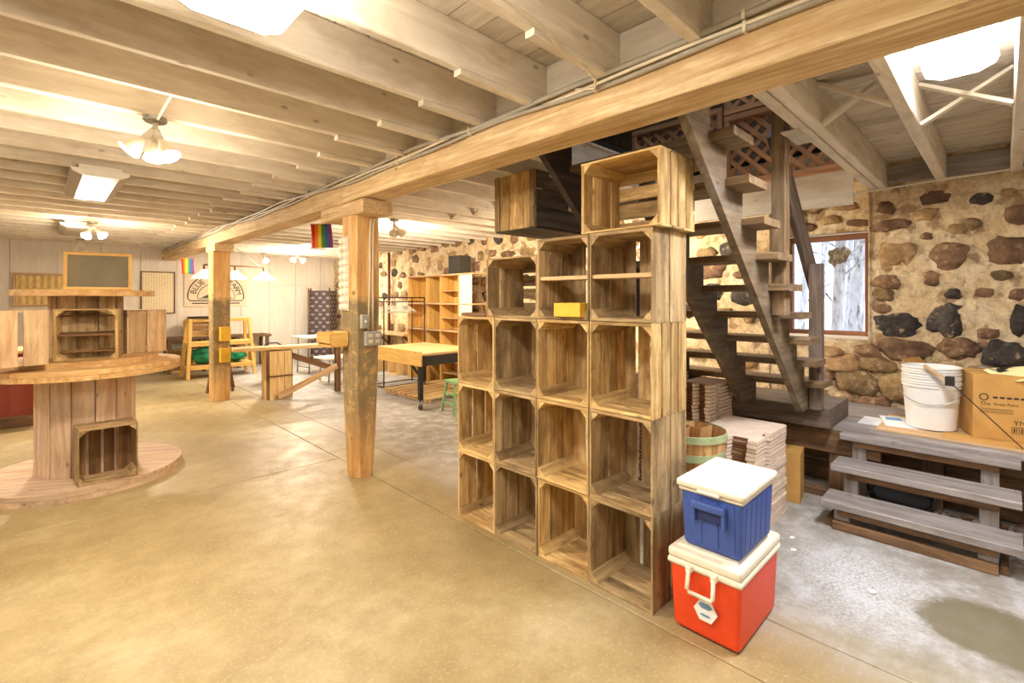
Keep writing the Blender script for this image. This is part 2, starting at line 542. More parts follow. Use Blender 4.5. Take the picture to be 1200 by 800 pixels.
def make_birch():
    m, nt, b = new_mat('birch bark')
    v = coords(nt, (9, 9, 2.0))
    n1 = noise_tex(nt, v, 2.0, 6, 0.7)
    col = ramp(nt, n1, [(0.34, s2l(70, 62, 58)), (0.44, s2l(190, 188, 190)), (0.7, s2l(240, 240, 244))])
    nt.links.new(col, b.inputs['Base Color']); b.inputs['Roughness'].default_value = 0.9
    return m


M['birch'] = make_birch()


def make_glass():
    m, nt, b = new_mat('window glass')
    out = nt.nodes['Material Output']
    tr = nd(nt, 'ShaderNodeBsdfTransparent'); gl = nd(nt, 'ShaderNodeBsdfGlossy')
    gl.inputs['Roughness'].default_value = 0.02
    mx = nd(nt, 'ShaderNodeMixShader'); mx.inputs[0].default_value = 0.06
    nt.links.new(tr.outputs[0], mx.inputs[1]); nt.links.new(gl.outputs[0], mx.inputs[2])
    nt.links.new(mx.outputs[0], out.inputs['Surface'])
    return m


M['glass'] = make_glass()


def make_poster():
    m, nt, b = new_mat('printed poster')
    v = coords(nt, (1, 1, 1), False)
    wv = nd(nt, 'ShaderNodeTexWave', bands_direction='Z'); wv.inputs['Scale'].default_value = 7
    wv.inputs['Distortion'].default_value = 0.6; wv.inputs['Detail Scale'].default_value = 14
    nt.links.new(v, wv.inputs['Vector'])
    n = noise_tex(nt, v, 40, 3)
    f = ramp(nt, wv.outputs['Fac'], [(0.72, (0, 0, 0)), (0.9, (0.5,) * 3)])
    f2 = ramp(nt, n, [(0.4, (0, 0, 0)), (0.55, (1, 1, 1))])
    f = mixc(nt, 1.0, f, f2, 'MULTIPLY')
    col = mixc(nt, f, s2l(240, 224, 186), s2l(150, 130, 96))
    nt.links.new(col, b.inputs['Base Color']); b.inputs['Roughness'].default_value = 0.7
    return m


M['poster'] = make_poster()

# ------------------------------------------------------------------ structure
X0, X1 = -4.0, 5.5          # room extents (left wall, stone wall face)
Y0, Y1 = -3.4, 12.2
ZC = 2.735                  # underside of the ceiling planks


def struct(o):
    o['kind'] = 'structure'
    return o


# floor: slabs with recessed joints over a base
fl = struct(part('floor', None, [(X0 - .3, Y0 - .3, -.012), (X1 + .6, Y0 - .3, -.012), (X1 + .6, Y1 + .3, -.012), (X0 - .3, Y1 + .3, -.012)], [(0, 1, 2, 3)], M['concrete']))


def slab(x, y):
    c = .004
    vs = []
    for z, e in ((-.012, 0), (-.003, 0), (0, c)):
        vs += [(x[0] + e, y[0] + e, z), (x[1] - e, y[0] + e, z), (x[1] - e, y[1] - e, z), (x[0] + e, y[1] - e, z)]
    fs = [(8, 9, 10, 11)]
    for k in (0, 4):
        for i in range(4):
            j = (i + 1) % 4
            fs.append((k + i, k + j, k + 4 + j, k + 4 + i))
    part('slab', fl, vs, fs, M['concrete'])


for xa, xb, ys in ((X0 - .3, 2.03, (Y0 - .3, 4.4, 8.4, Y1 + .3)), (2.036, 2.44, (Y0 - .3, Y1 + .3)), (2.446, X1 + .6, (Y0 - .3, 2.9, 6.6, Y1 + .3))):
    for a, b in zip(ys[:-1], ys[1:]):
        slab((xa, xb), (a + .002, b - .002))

# back wall: painted sheet panels with recessed seams
wb = struct(part('wall_back', None, *[[(X0, Y1 + .02, 0), (X1 + .4, Y1 + .02, 0), (X1 + .4, Y1 + .02, 2.75), (X0, Y1 + .02, 2.75)], [(0, 1, 2, 3)]], M['panel']))
x = X0
while x < X1 - .05:
    w = .61
    xb = min(x + w, X1 + .05)
    plank('panel', wb, (x + .003, xb - .003), (Y1, Y1 + .018), (0, 1.82), M['panel'])
    plank('panel', wb, (x + .003, xb - .003), (Y1, Y1 + .018), (1.826, 2.70), M['panel'])
    x += w
for nm, pts in (('wall_left', ((X0, 'x', Y0, Y1),)), ('wall_front', ((Y0, 'y', X0, X1 + .4),))):
    for p, ax, a, b in pts:
        if ax == 'x': wl = struct(part(nm, None, [(p - .02, a, 0), (p - .02, b, 0), (p - .02, b, 2.75), (p - .02, a, 2.75)], [(0, 1, 2, 3)], M['panel']))
        else: wl = struct(part(nm, None, [(a, p - .02, 0), (b, p - .02, 0), (b, p - .02, 2.75), (a, p - .02, 2.75)], [(0, 1, 2, 3)], M['panel']))
        t = a
        while t < b - .1:
            e = min(t + 1.22, b)
            if ax == 'x': plank('panel', wl, (p - .018, p), (t + .003, e - .003), (0, 2.70), M['panel'])
            else: plank('panel', wl, (t + .003, e - .003), (p - .018, p), (0, 2.70), M['panel'])
            t += 1.22

# stone wall on the right: uneven mortar bed with a deep window niche
NY0, NY1 = 0.87, 1.74        # niche
WY0, WY1, WZ0, WZ1 = 0.92, 1.60, 1.15, 2.14   # window opening


def mortar_face(vs, fs, ya, yb, za, zb, x, amp=.022):
    ny = max(2, int((yb - ya) / .07)); nz = max(2, int((zb - za) / .07))
    b = len(vs)
    for i in range(ny + 1):
        for j in range(nz + 1):
            y, z = ya + (yb - ya) * i / ny, za + (zb - za) * j / nz
            d = noise.noise(Vector((y * 4, z * 4, 3.1))) * amp + noise.noise(Vector((y * 11, z * 11, 9))) * amp * .5
            if i in (0, ny): d = abs(d) * .6
            vs.append((x + d, y, z))
    for i in range(ny):
        for j in range(nz):
            a = b + i * (nz + 1) + j
            fs.append((a, a + 1, a + nz + 2, a + nz + 1))


vs, fs = [], []
mortar_face(vs, fs, Y0, NY0, 0, 2.74, X1)
mortar_face(vs, fs, NY1, Y1 + .2, 0, 2.74, X1)
mortar_face(vs, fs, NY0, NY1, 0, WZ0 - .03, X1)
mortar_face(vs, fs, NY0, NY1, WZ1 + .02, 2.74, X1 + .22)
mortar_face(vs, fs, WY1 + .03, NY1, WZ0 - .03, WZ1 + .02, X1 + .22)
mortar_face(vs, fs, NY0, WY0 - .03, WZ0 - .03, WZ1 + .02, X1 + .22)


def boxv(vs, fs, x, y, z):
    b = len(vs)
    vs += [(x[i], y[j], z[k]) for i in (0, 1) for j in (0, 1) for k in (0, 1)]
    fs += [tuple(b + q for q in f) for f in ((0, 1, 3, 2), (4, 6, 7, 5), (0, 4, 5, 1), (2, 3, 7, 6), (0, 2, 6, 4), (1, 5, 7, 3))]


XB = X1 + .5
boxv(vs, fs, (X1 + .05, XB), (Y0, NY0), (0, 2.74))
boxv(vs, fs, (X1 + .05, XB), (NY1, Y1 + .2), (0, 2.74))
boxv(vs, fs, (X1 + .05, XB), (NY0, NY1), (0, WZ0 - .03))
boxv(vs, fs, (X1 + .26, XB), (NY0, NY1), (WZ1 + .02, 2.74))
boxv(vs, fs, (X1 + .26, XB), (WY1 + .03, NY1), (WZ0 - .03, WZ1 + .02))
boxv(vs, fs, (X1 + .26, XB), (NY0, WY0 - .03), (WZ0 - .03, WZ1 + .02))
boxv(vs, fs, (X1 - .01, X1 + .25), (NY0 - .0, NY0 + .012), (0, 2.74))
boxv(vs, fs, (X1 - .01, X1 + .25), (NY1 - .012, NY1), (0, 2.74))
wr = struct(part('wall_right', None, vs, fs, M['mortar']))


def stone(y, z, dy, dz, kind, x=X1, prot=.035, rnd=R, sub=2):
    bm = bmesh.new()
    bmesh.ops.create_icosphere(bm, subdivisions=sub, radius=1)
    sd = Vector((rnd.uniform(0, 50), rnd.uniform(0, 50), rnd.uniform(0, 50)))
    for v in bm.verts:
        c = v.co
        k = 1 + .42 * noise.noise(c * 1.4 + sd) + .20 * noise.noise(c * 3.4 + sd)
        e = 0.8
        q = Vector([math.copysign(abs(a) ** e, a) for a in c]) * k
        v.co = Vector((q.x * max(prot, .02) * 1.25, q.y * dy * .52, q.z * dz * .52))
    me = bpy.data.meshes.new('stone'); bm.to_mesh(me); bm.free()
    me.materials.append(ST[kind])
    me.polygons.foreach_set('use_smooth', [True] * len(me.polygons))
    o = link('stone', me, wr)
    o.location = (x + .008, y, z)
    o.rotation_euler = (rnd.uniform(-.12, .12), 0, 0)


STONES = [(0.42,2.37,0.18,0.13,"b"),(0.76,2.33,0.14,0.12,"b"),(0.70,2.17,0.27,0.11,"b"),(0.12,2.32,0.15,0.10,"d"),(-0.08,2.16,0.14,0.16,"b"),(0.32,1.87,0.26,0.19,"b"),(-0.02,1.89,0.22,0.22,"b"),(0.70,1.90,0.28,0.26,"t"),(0.47,2.04,0.08,0.06,"b"),(0.75,1.65,0.20,0.12,"b"),(0.44,1.67,0.11,0.13,"b"),(0.77,1.53,0.16,0.10,"o"),(0.30,1.54,0.10,0.09,"d"),(0.11,1.55,0.11,0.08,"b"),(0.78,1.41,0.15,0.09,"b"),(0.68,1.27,0.34,0.19,"d"),(0.34,1.32,0.23,0.28,"d"),(-0.09,1.33,0.13,0.24,"d"),(0.09,1.22,0.13,0.09,"b"),(0.01,1.69,0.13,0.08,"o"),(-0.08,1.53,0.10,0.11,"b"),(0.61,1.06,0.40,0.18,"b"),(0.26,1.09,0.23,0.17,"b"),(-0.00,1.05,0.23,0.24,"d"),(0.12,1.12,0.08,0.06,"b"),(0.89,1.02,0.19,0.13,"b"),(1.09,0.89,0.29,0.18,"t"),(0.82,0.90,0.26,0.15,"o"),(0.55,0.92,0.20,0.09,"t"),(0.98,0.71,0.32,0.23,"o"),(0.67,0.72,0.25,0.31,"o"),(0.84,0.55,0.23,0.12,"b"),(1.23,0.98,0.26,0.15,"t"),(1.23,0.75,0.17,0.18,"b"),(1.28,0.56,0.19,0.12,"t"),(1.07,0.52,0.15,0.11,"t"),(0.39,0.84,0.24,0.15,"o"),(0.13,0.90,0.20,0.13,"b"),(0.45,0.62,0.22,0.19,"t"),(0.18,0.67,0.22,0.18,"b"),(-0.06,0.81,0.18,0.16,"o"),(-0.06,0.61,0.19,0.16,"b"),(0.28,2.09,0.14,0.09,"t"),(0.18,2.12,0.11,0.10,"o"),(0.48,2.23,0.17,0.09,"t"),(-0.02,2.34,0.11,0.07,"t")]
for y, z, dy, dz, k in STONES:
    stone(y, z, dy, dz, k, prot=.05 if z < 1.1 else .026, sub=3 if dy > .15 else 2)
for y, z, dy, dz, k in ((1.0, 2.24, .2, .08, 'b'), (1.22, 2.3, .18, .09, 't'), (1.45, 2.24, .2, .08, 'b'), (1.1, 2.42, .22, .1, 't'), (1.4, 2.43, .2, .1, 'o'), (1.62, 2.35, .14, .1, 't'), (1.68, 1.9, .07, .16, 't'), (1.68, 1.5, .07, .2, 't')):
    stone(y, z, dy, dz, k, x=X1 + .22, prot=.03)
rs = random.Random(21)
for i in range(11):                                   # the near end past the frame's edge
    for j in range(3):
        if rs.random() < .45: continue
        stone(-.38 - j * .36 + rs.uniform(-.08, .08), .2 + i * .225, rs.uniform(.16, .3), rs.uniform(.1, .2), rs.choice('bbdto'), rnd=rs)
z = .15
while z < 2.62:
    y = NY1 + .16 + rs.uniform(0, .2)
    while y < 12.0:
        if rs.random() < (.95 if z > 1.2 else .75 if y < 3 else .3):
            stone(y, z + rs.uniform(-.05, .05), rs.uniform(.13, .32), rs.uniform(.09, .19), rs.choice('bbbddtoo' if z > .9 else 'bbtoot'), rnd=rs)
        y += (rs.uniform(.30, .46) if y < 9 else rs.uniform(.4, .6)) if z > 1.2 else rs.uniform(.42, .7)
    z += .235

# window_1 in the niche
w1 = struct(thing('window_1', None, None, (X1 + .24, 0, 0)))
f = .055
plank('window_frame', w1, (-.02, .06), (WY0 - .03, WY1 + .03), (WZ1 - f, WZ1), M['red_frame'])
plank('window_frame', w1, (-.02, .06), (WY0 - .03, WY1 + .03), (WZ0 - .02, WZ0 + .03), M['red_frame'])
plank('window_frame', w1, (-.02, .06), (WY0 - .03, WY0 + f - .03), (WZ0 + .03, WZ1 - f), M['red_frame'])
plank('window_frame', w1, (-.02, .06), (WY1 + .03 - f, WY1 + .03), (WZ0 + .03, WZ1 - f), M['red_frame'])
plank('window_pane', w1, (.025, .031), (WY0 + f - .03, WY1 + .03 - f), (WZ0 + .03, WZ1 - f), M['glass'])
plank('window_sill', w1, (-.25, -.02), (NY0 + .01, NY1 - .01), (WZ0 - .035, WZ0 - .012), M['white_joist'])

# outside: snowy ground and birches
sn = struct(part('ground_outside', None, [(X1 + .52, -14, .55), (30, -14, .8), (30, 24, .8), (X1 + .52, 24, .55)], [(0, 1, 2, 3)], M['snow']))


def birch(x, y, r, h, label, burl=None):
    t = thing('birch_tree', label, 'tree', (x, y, .5), group='birches outside the window')
    rr = random.Random(int(x * 100))
    pts, n = [], 12
    vs, fs = [], []
    for i in range(9):
        z = h * i / 8
        cx, cy = .06 * math.sin(i * .9 + x), .05 * math.cos(i * .7)
        for k in range(n):
            an = 2 * math.pi * k / n
            q = r * (1 - .35 * i / 8) * (1 + .08 * noise.noise(Vector((math.cos(an), math.sin(an), i * .7 + x))))
            vs.append((cx + q * math.cos(an), cy + q * math.sin(an), z))
    for i in range(8):
        for k in range(n):
            fs.append((i * n + k, i * n + (k + 1) % n, (i + 1) * n + (k + 1) % n, (i + 1) * n + k))
    part('trunk', t, vs, fs, M['birch'], True)
    for i in range(7):
        z = rr.uniform(.8, h * .9); a = rr.uniform(0, 6.28); L = rr.uniform(.6, 1.5)
        tube('branch', t, [(0, 0, z), (L * .5 * math.cos(a), L * .5 * math.sin(a), z + L * .35), (L * math.cos(a), L * math.sin(a), z + L * .5)], .018, M['birch'], 5)
    if burl:
        bm = bmesh.new(); bmesh.ops.create_icosphere(bm, subdivisions=3, radius=1)
        for v in bm.verts:
            v.co = Vector((v.co.x * .11, v.co.y * .13, v.co.z * .15)) * (1 + .5 * noise.noise(v.co * 3))
        me = bpy.data.meshes.new('burl'); bm.to_mesh(me); bm.free(); me.materials.append(ST['o'])
        o = link('burl', me, t); o.location = (-.06, 0, burl)
    return t


birch(8.6, 1.72, .085, 5, 'white birch with a dark burl outside the window', 1.62)
birch(9.6, 1.66, .12, 5, 'broad pale birch trunk right of the burled one')
birch(11.5, 2.95, .07, 5, 'slim birch seen left of the burled trunk')
birch(13.5, 3.05, .07, 5, 'most distant birch outside the window')
birch(12.2, 2.3, .05, 5, 'thin birch sapling near the right edge of the window')

# ------------------------------------------------------------------ ceiling
OX0, OX1, OY0, OY1 = 2.1, 4.78, 0.9, 2.32      # stair opening
vs, fs = [], []
for xa, xb, ya, yb in ((X0, OX0, Y0, Y1), (OX1, XB, Y0, Y1), (OX0, OX1, Y0, OY0), (OX0, OX1, OY1, Y1)):
    boxv(vs, fs, (xa, xb), (ya, yb), (ZC + .022, ZC + .06))
ce = struct(part('ceiling', None, vs, fs, M['dark_gap']))
x = X0
pw = .165
while x < X1 + .3:
    xa, xb = x + .003, x + pw - .003
    runs = [(Y0, Y1)]
    if xb > OX0 and xa < OX1: runs = [(Y0, OY0), (OY1, Y1)]
    for a, b in runs:
        plank('ceiling_plank', ce, (xa, xb), (a, b), (ZC, ZC + .02), M['white_plank'])
    x += pw
# left-hand joists
jy = [1.25, 1.70, 2.10, 2.51, 2.93, 3.36]
y = 3.79
while y < Y1 - .1:
    jy.append(y); y += .43
y = .82
while y > Y0 + .1:
    jy.append(y); y -= .43
for y in jy:
    plank('joist', ce, (X0, 1.93), (y, y + .048), (2.53, ZC), M['white_joist'])
    if y > .3: plank('joist_cleat', ce, (1.38 + R.uniform(-.05, .05), 1.84), (y - .004, y + .044), (2.500, 2.529), M['white_joist'])
plank('header_board', ce, (1.932, 1.965), (Y0, Y1), (2.53, ZC), M['white_joist'])
# right-hand joists
for y in (.74, .808):
    plank('joist', ce, (2.0, X1 + .2), (y, y + .062), (2.50, ZC), M['white_joist'])
ry = [.34, -.10, -.53, -.96, -1.4, -1.85, -2.3, -2.75, -3.2]
for y in ry:
    plank('joist', ce, (2.0, X1 + .2), (y, y + .065), (2.50, ZC), M['white_joist'])
y = 2.33
rj = []
while y < Y1 - .1:
    plank('joist', ce, (2.0, X1 + .1), (y, y + .05), (2.50, ZC), M['white_joist'])
    rj.append(y); y += .43
plank('header_board', ce, (OX1, OX1 + .05), (.87, 2.33), (2.28, ZC + .02), M['white_joist'])
plank('header_board', ce, (2.07, 2.11), (.87, 2.33), (2.53, ZC), M['white_joist'])
plank('sill_board', ce, (X1 - .02, X1 + .02), (Y0, NY0), (2.535, 2.70), M['grey_step'])
# cross bridging
for a, b, xx in ((.405, .74, 3.18), (-.035, .34, 3.6)):
    strut('bridging', ce, (xx, a, 2.51), (xx, b, 2.72), .02, .06, M['white_joist'], up=(1, 0, 0))
    strut('bridging', ce, (xx + .07, a, 2.72), (xx + .07, b, 2.51), .02, .06, M['white_joist'], up=(1, 0, 0))
for y in rj[:6]:
    strut('bridging', ce, (3.7, y + .05, 2.51), (3.7, y + .43, 2.72), .02, .06, M['white_joist'], up=(1, 0, 0))
    strut('bridging', ce, (3.77, y + .05, 2.72), (3.77, y + .43, 2.51), .02, .06, M['white_joist'], up=(1, 0, 0))

# storey above, seen only through the stair opening
vs, fs = [], []
for xa, xb, ya, yb, za, zb in ((0, 6.2, -1, -.9, 2.8, 5.2), (0, 6.2, 6, 6.1, 2.8, 5.2), (0, .1, -1, 6.1, 2.8, 5.2), (6.1, 6.2, -1, 6.1, 2.8, 5.2), (0, 2.6, -1, 6.1, 5.1, 5.2), (5.0, 6.2, -1, 6.1, 5.1, 5.2), (2.6, 5.0, 2.6, 6.1, 5.1, 5.2), (2.6, 5.0, -1, .2, 5.1, 5.2)):
    boxv(vs, fs, (xa, xb), (ya, yb), (za, zb))
struct(part('wall_upstairs', None, vs, fs, M['brown_old']))


def lattice_panel(label, x, ya, yb, za, zb, step=.145, w=.040):
    t = thing('lattice_panel', label, 'lattice panel', (x, ya, za))
    H, Wd = zb - za, yb - ya
    for sgn, dx in ((1, 0.0), (-1, .011)):
        c = -H + .03 if sgn > 0 else .03
        lim = Wd if sgn > 0 else Wd + H
        while c < lim:
            # y = c + sgn*z
            if sgn > 0: z0, z1 = max(0, -c), min(H, Wd - c); p = ((c + z0), z0, (c + z1), z1)
            else: z0, z1 = max(0, c - Wd), min(H, c); p = ((c - z0), z0, (c - z1), z1)
            if z1 - z0 > .06:
                strut('lattice_strip', t, (dx, p[0], p[1]), (dx, p[2], p[3]), w, .009, M['lattice'], up=(1, 0, 0))
            c += step
    for (a, b, c, d) in ((-.02, Wd + .02, -.02, .035), (-.02, Wd + .02, H - .035, H + .02)):
        plank('frame_rail', t, (-.03, .03), (a, b), (c, d), M['lattice'])
    for (a, b, c, d) in ((-.02, .03, .035, H - .035), (Wd - .03, Wd + .02, .035, H - .035)):
        plank('frame_stile', t, (-.03, .03), (a, b), (c, d), M['lattice'])


lattice_panel('brown lattice panel above the stair opening, right of the tall post', 4.72, .90, 1.86, 2.58, 3.22)
lattice_panel('brown lattice panel above the stairs, left of the long stringer', 4.72, 1.92, 2.86, 2.80, 3.32)
lattice_panel('upper lattice panel glimpsed under the big beam', 4.72, .95, 1.86, 3.27, 3.8)

# ------------------------------------------------------------------ main beam, posts
bmn = thing('main_beam', 'long rough-sawn wooden beam crossing the ceiling from upper right to back wall', 'beam', (1.95, 4, 2.3))


def beam_seg(y0, y1, z0, z1):
    n = 14
    vs, fs = [], []
    for i in range(n + 1):
        y = y0 + (y1 - y0) * i / n
        zz = z0 + (z1 - z0) * i / n
        for (dx, dz) in ((-.11, 0), (.11, 0), (.11, .205), (-.11, .205)):
            j = .003
            vs.append((y - (y0 + y1) / 2, -(dx + R.uniform(-j, j)), zz + dz - z0 + R.uniform(-j, j)))
    for i in range(n):
        for k in range(4):
            fs.append((i * 4 + k, (i + 1) * 4 + k, (i + 1) * 4 + (k + 1) % 4, i * 4 + (k + 1) % 4))
    fs.append((0, 1, 2, 3)); fs.append(tuple(n * 4 + q for q in (3, 2, 1, 0)))
    o = part('timber', bmn, vs, fs, M['beam'])
    o.matrix_local = Matrix.Translation((0, (y0 + y1) / 2 - 4, z0 - 2.3)) @ AX[1].to_4x4()
    md = o.modifiers.new('bev', 'BEVEL'); md.width = .006; md.segments = 1; md.limit_method = 'ANGLE'


beam_seg(Y0, 3.93, 2.345, 2.305)
beam_seg(3.934, 8.12, 2.305, 2.30)
beam_seg(8.124, Y1, 2.30, 2.295)


def post(label, x, y, hw, hd, ztop, taper, seed):
    t = thing('post', label, 'post', (x, y, 0))
    rr = random.Random(seed)
    prof = [(0, .72), (.05, .76), (.35, .88), (.8, .98), (1.2, 1.0), (1.6, 1.0), (ztop, 1.0)] if taper else [(0, .96), (.3, .98), (1, 1), (ztop, 1)]
    vs, fs = [], []
    ch = .03 if taper else .015
    for i, (z, k) in enumerate(prof):
        c = ch * (1.6 if z < .4 and taper else 1)
        sec = [(-hw * k + c, -hd * k), (hw * k - c, -hd * k), (hw * k, -hd * k + c), (hw * k, hd * k - c), (hw * k - c, hd * k), (-hw * k + c, hd * k), (-hw * k, hd * k - c), (-hw * k, -hd * k + c)]
        for a, b in sec:
            vs.append((z - ztop / 2, b + rr.uniform(-.005, .005), -a + rr.uniform(-.005, .005)))
    n = 8
    for i in range(len(prof) - 1):
        for q in range(n):
            fs.append((i * n + q, i * n + (q + 1) % n, (i + 1) * n + (q + 1) % n, (i + 1) * n + q))
    fs.append(tuple(range(n - 1, -1, -1))); fs.append(tuple(range((len(prof) - 1) * n, len(prof) * n)))
    o = part('shaft', t, vs, fs, M['post'])
    bm = bmesh.new(); bm.from_mesh(o.data); bmesh.ops.recalc_face_normals(bm, faces=bm.faces); bm.to_mesh(o.data); bm.free()
    o.matrix_local = Matrix.Translation((0, 0, ztop / 2)) @ AX[2].to_4x4()
    return t


p1 = post('rough square post near the crate wall with peeling grey-green coating', 1.975, 3.86, .118, .125, 2.19, True, 3)
plank('corbel', p1, (-.13, .13), (-.30, .50), (2.19, 2.303), M['beam'])
p2 = post('far square post under the beam with two yellow boxes on it', 1.935, 8.17, .118, .12, 2.19, False, 5)
plank('corbel', p2, (-.12, .13), (-.25, .25), (2.19, 2.298), M['beam'])

# cables on top of the beam's front edge
for nm, lab, dx, dz, r, mt, ph in (('cable', 'grey ribbed conduit running along the top edge of the big beam', -.018, .190, .011, 'cable_g', 0), ('cable', 'cream electrical cable stapled along the big beam', -.016, .168, .007, 'cable_w', 1.3), ('cable', 'grey sagging cable lowest on the face of the big beam', -.014, .150, .009, 'cable_g', 2.2)):
    c = thing(nm, lab, 'cable', (1.84, 0, 2.3))
    pts = []
    for i in range(90):
        y = -2.8 + 14.6 * i / 89
        zz = 2.345 - .04 * (y + 3.4) / 7.3 if y < 3.93 else 2.302
        sag = .010 * math.sin(y * 2.6 + ph) + .007 * math.sin(y * 5.1 + ph * 2)
        pts.append((dx - r * .3, y, zz - 2.3 + dz + sag))
    tube('sheath', c, pts, r * 1.3, M[mt], 6)
    for y in (-.1, .65, 1.3, 2.2, 3.0, 4.6, 6.2):
        zz = (2.345 - .04 * (y + 3.4) / 7.3 if y < 3.93 else 2.302) - 2.3 + dz + .010 * math.sin(y * 2.6 + ph) + .007 * math.sin(y * 5.1 + ph * 2)
        plank('staple', c, (dx - r * 1.6, .002), (y, y + .012), (zz - r * 1.5, zz + r * 1.5), M['cable_w'])
tube('cable', None, [(1.0, 1.2, 2.525), (1.15, 1.19, 2.515), (1.35, 1.21, 2.52), (1.5, 1.24, 2.49), (1.62, 1.27, 2.515), (1.74, 1.25, 2.46), (1.80, 1.3, 2.45), (1.82, 1.42, 2.49)], .006, M['cable_w'], 6)
tag(bpy.context.scene.objects[-1], 'thin wire')
o = [q for q in bpy.data.objects if q.name.startswith('cable') and q.get('label') == 'thin wire'][0]
tag(o, 'loose cream wire crossing the nearest white joist to the beam', 'cable')

# ------------------------------------------------------------------ light fixtures


def fluor(label, x, y, z, along, lit, L=1.24, W=.36, mat=None):
    t = thing('fluorescent_fixture', label, 'ceiling light', (x, y, z), 0 if along == 'y' else -math.pi / 2, 'wraparound ceiling fixtures')
    plank('housing', t, (-W * .36, W * .36), (-L / 2, L / 2), (-.03, 0), M['white_metal'])
    prof = [(-W / 2, -.028), (-W / 2 + .01, -.055), (-W / 2 + .07, -.082), (W / 2 - .07, -.082), (W / 2 - .01, -.055), (W / 2, -.028)]
    n = len(prof)
    vs = [(a, -L / 2 + .012, b) for a, b in prof] + [(a, L / 2 - .012, b) for a, b in prof]
    fs = [(i, i + 1, n + i + 1, n + i) for i in range(n - 1)]
    part('diffuser', t, vs, fs, mat or (M['lit_diffuser'] if lit else M['unlit_diffuser']))
    for s in (-1, 1):
        ya, yb = sorted((s * (L / 2 - .012), s * L / 2))
        prism('end_cap', t, prof, 1, ya, yb, M['white_metal'])
    return t


fluor('brightly lit fixture at the top edge above the left joists', .47, 1.255, 2.529, 'y', True, mat=M['lit_near'])
fluor('unlit white fixture hanging left of the spotlights', .36, 5.55, 2.529, 'y', False)
fluor('farther unlit fixture left of the beam near the back wall', .39, 9.25, 2.529, 'y', False)
fluor('lit fixture deep in the room right of the beam', 3.80, 9.75, 2.499, 'y', True, mat=M['lit_diffuser_w'])
fluor('bright lit fixture between the joists above the grey steps', 2.72, .15, 2.66, 'x', True, L=.95, W=.27)
fluor('added unseen fixture over the left part of the room behind the view', -2.4, 1.2, 2.529, 'y', True, mat=M['lit_near'])  # this and the next two are out of view, added to brighten the room
fluor('added unseen fixture over the far left part of the room', -2.4, 6.4, 2.529, 'y', True, mat=M['lit_diffuser_w'])
fluor('added unseen fixture near the front wall', .4, -2.0, 2.529, 'y', True, mat=M['lit_near'])


def flood(label, x, y, z, dirs, group='ceiling spotlights', power=P_BULB, big=1.0):
    t = thing('spotlight', label, 'spotlight', (x, y, z), 0, group)
    lathe('canopy', t, [(.0, -.028), (.05, -.028), (.058, -.02), (.058, 0), (0, 0)], M['steel'], 20, cap=False)
    tube('stem', t, [(0, 0, -.02), (0, 0, -.075)], .014, M['white_metal'], 8)
    for (d, lit) in dirs:
        d = Vector(d).normalized()
        b0 = Vector((0, 0, -.07)) + d * .02
        tube('lamp_holder', t, [Vector((0, 0, -.07)), b0 + d * .05], .02, M['white_metal'], 10)
        s = big
        bl = lathe('bulb', t, [(.016, 0), (.02, .03), (.045 * s, .075), (.058 * s, .105), (.06 * s, .112)], M['bulb_glass'], 18, b0 + d * .045, True, True, d)
        lens = lathe('bulb_lens', bl, [(.055 * s, 0), (.05 * s, .008), (.03 * s, .014), (.001, .016)], M['bulb_on'] if lit else M['bulb_glass'], 18, (0, 0, .1125))
        if lit:
            ld = bpy.data.lights.new('spot_light', 'SPOT')
            ld.spot_size = math.radians(165); ld.spot_blend = 0.9
            ld.energy = power * 1.5; ld.color = WARM; ld.shadow_soft_size = .05
            gd = bpy.data.lights.new('glow_light', 'POINT'); gd.energy = power * .2; gd.color = WARM; gd.shadow_soft_size = .06
            go = bpy.data.objects.new('bulb_glow', gd); COL.objects.link(go); go.parent = t; go.location = b0 + d * .24
            lo = bpy.data.objects.new('bulb_light', ld); COL.objects.link(lo)
            lo.parent = t; lo.location = b0 + d * .185
            lo.rotation_mode = 'QUATERNION'; lo.rotation_quaternion = (-d).to_track_quat('Z', 'Y')


flood('twin lit spotlight cluster hanging from a white joist, nearest the camera', .48, 3.385, 2.53, [((-.75, .25, -.85), True), ((.35, -.45, -1.0), True), ((.1, .7, -.9), False)])
flood('lit spotlight cluster farther along the left ceiling', .53, 8.53, 2.53, [((-.4, -.5, -.8), True), ((.6, -.5, -.7), True)], power=110)
flood('unlit spotlight cluster closest to the back wall above the chalkboard', .53, 11.124, 2.53, [((-.5, -.2, -.9), False), ((.3, -.4, -1), False), ((.6, .2, -.8), False)])
flood('lit spotlight pair by the white back wall', 4.1, 10.955, 2.50, [((-.7, -.6, -.5), True), ((.5, -.7, -.5), True)], power=75)
flood('single lit spotlight on the back wall right of the pendant lamp', 3.55, 11.385, 2.50, [((0, -.8, -.6), True)], power=30)
t = flood('pair of white spotlights behind the near post turned to the stone wall', 3.2, 5.365, 2.50, [((.45, .75, -.5), True), ((.85, .3, -.5), True)], big=1.15, power=60)
# unseen spotlight added behind the crates to brighten the stone wall
flood('added unseen spotlight behind the topmost crate', 4.3, 3.215, 2.50, [((.6, .6, -.6), True), ((.7, -.5, -.6), True)], power=95)

# power lead of the nearest spotlight
tube('lamp_cord', None, [(.48, 3.30, 2.50), (.49, 3.22, 2.53), (.5, 3.10, 2.56), (.52, 2.985, 2.60)], .007, M['cable_w'], 6)
tag(bpy.data.objects['lamp_cord'], 'short white cord feeding the nearest spotlight cluster', 'cord')

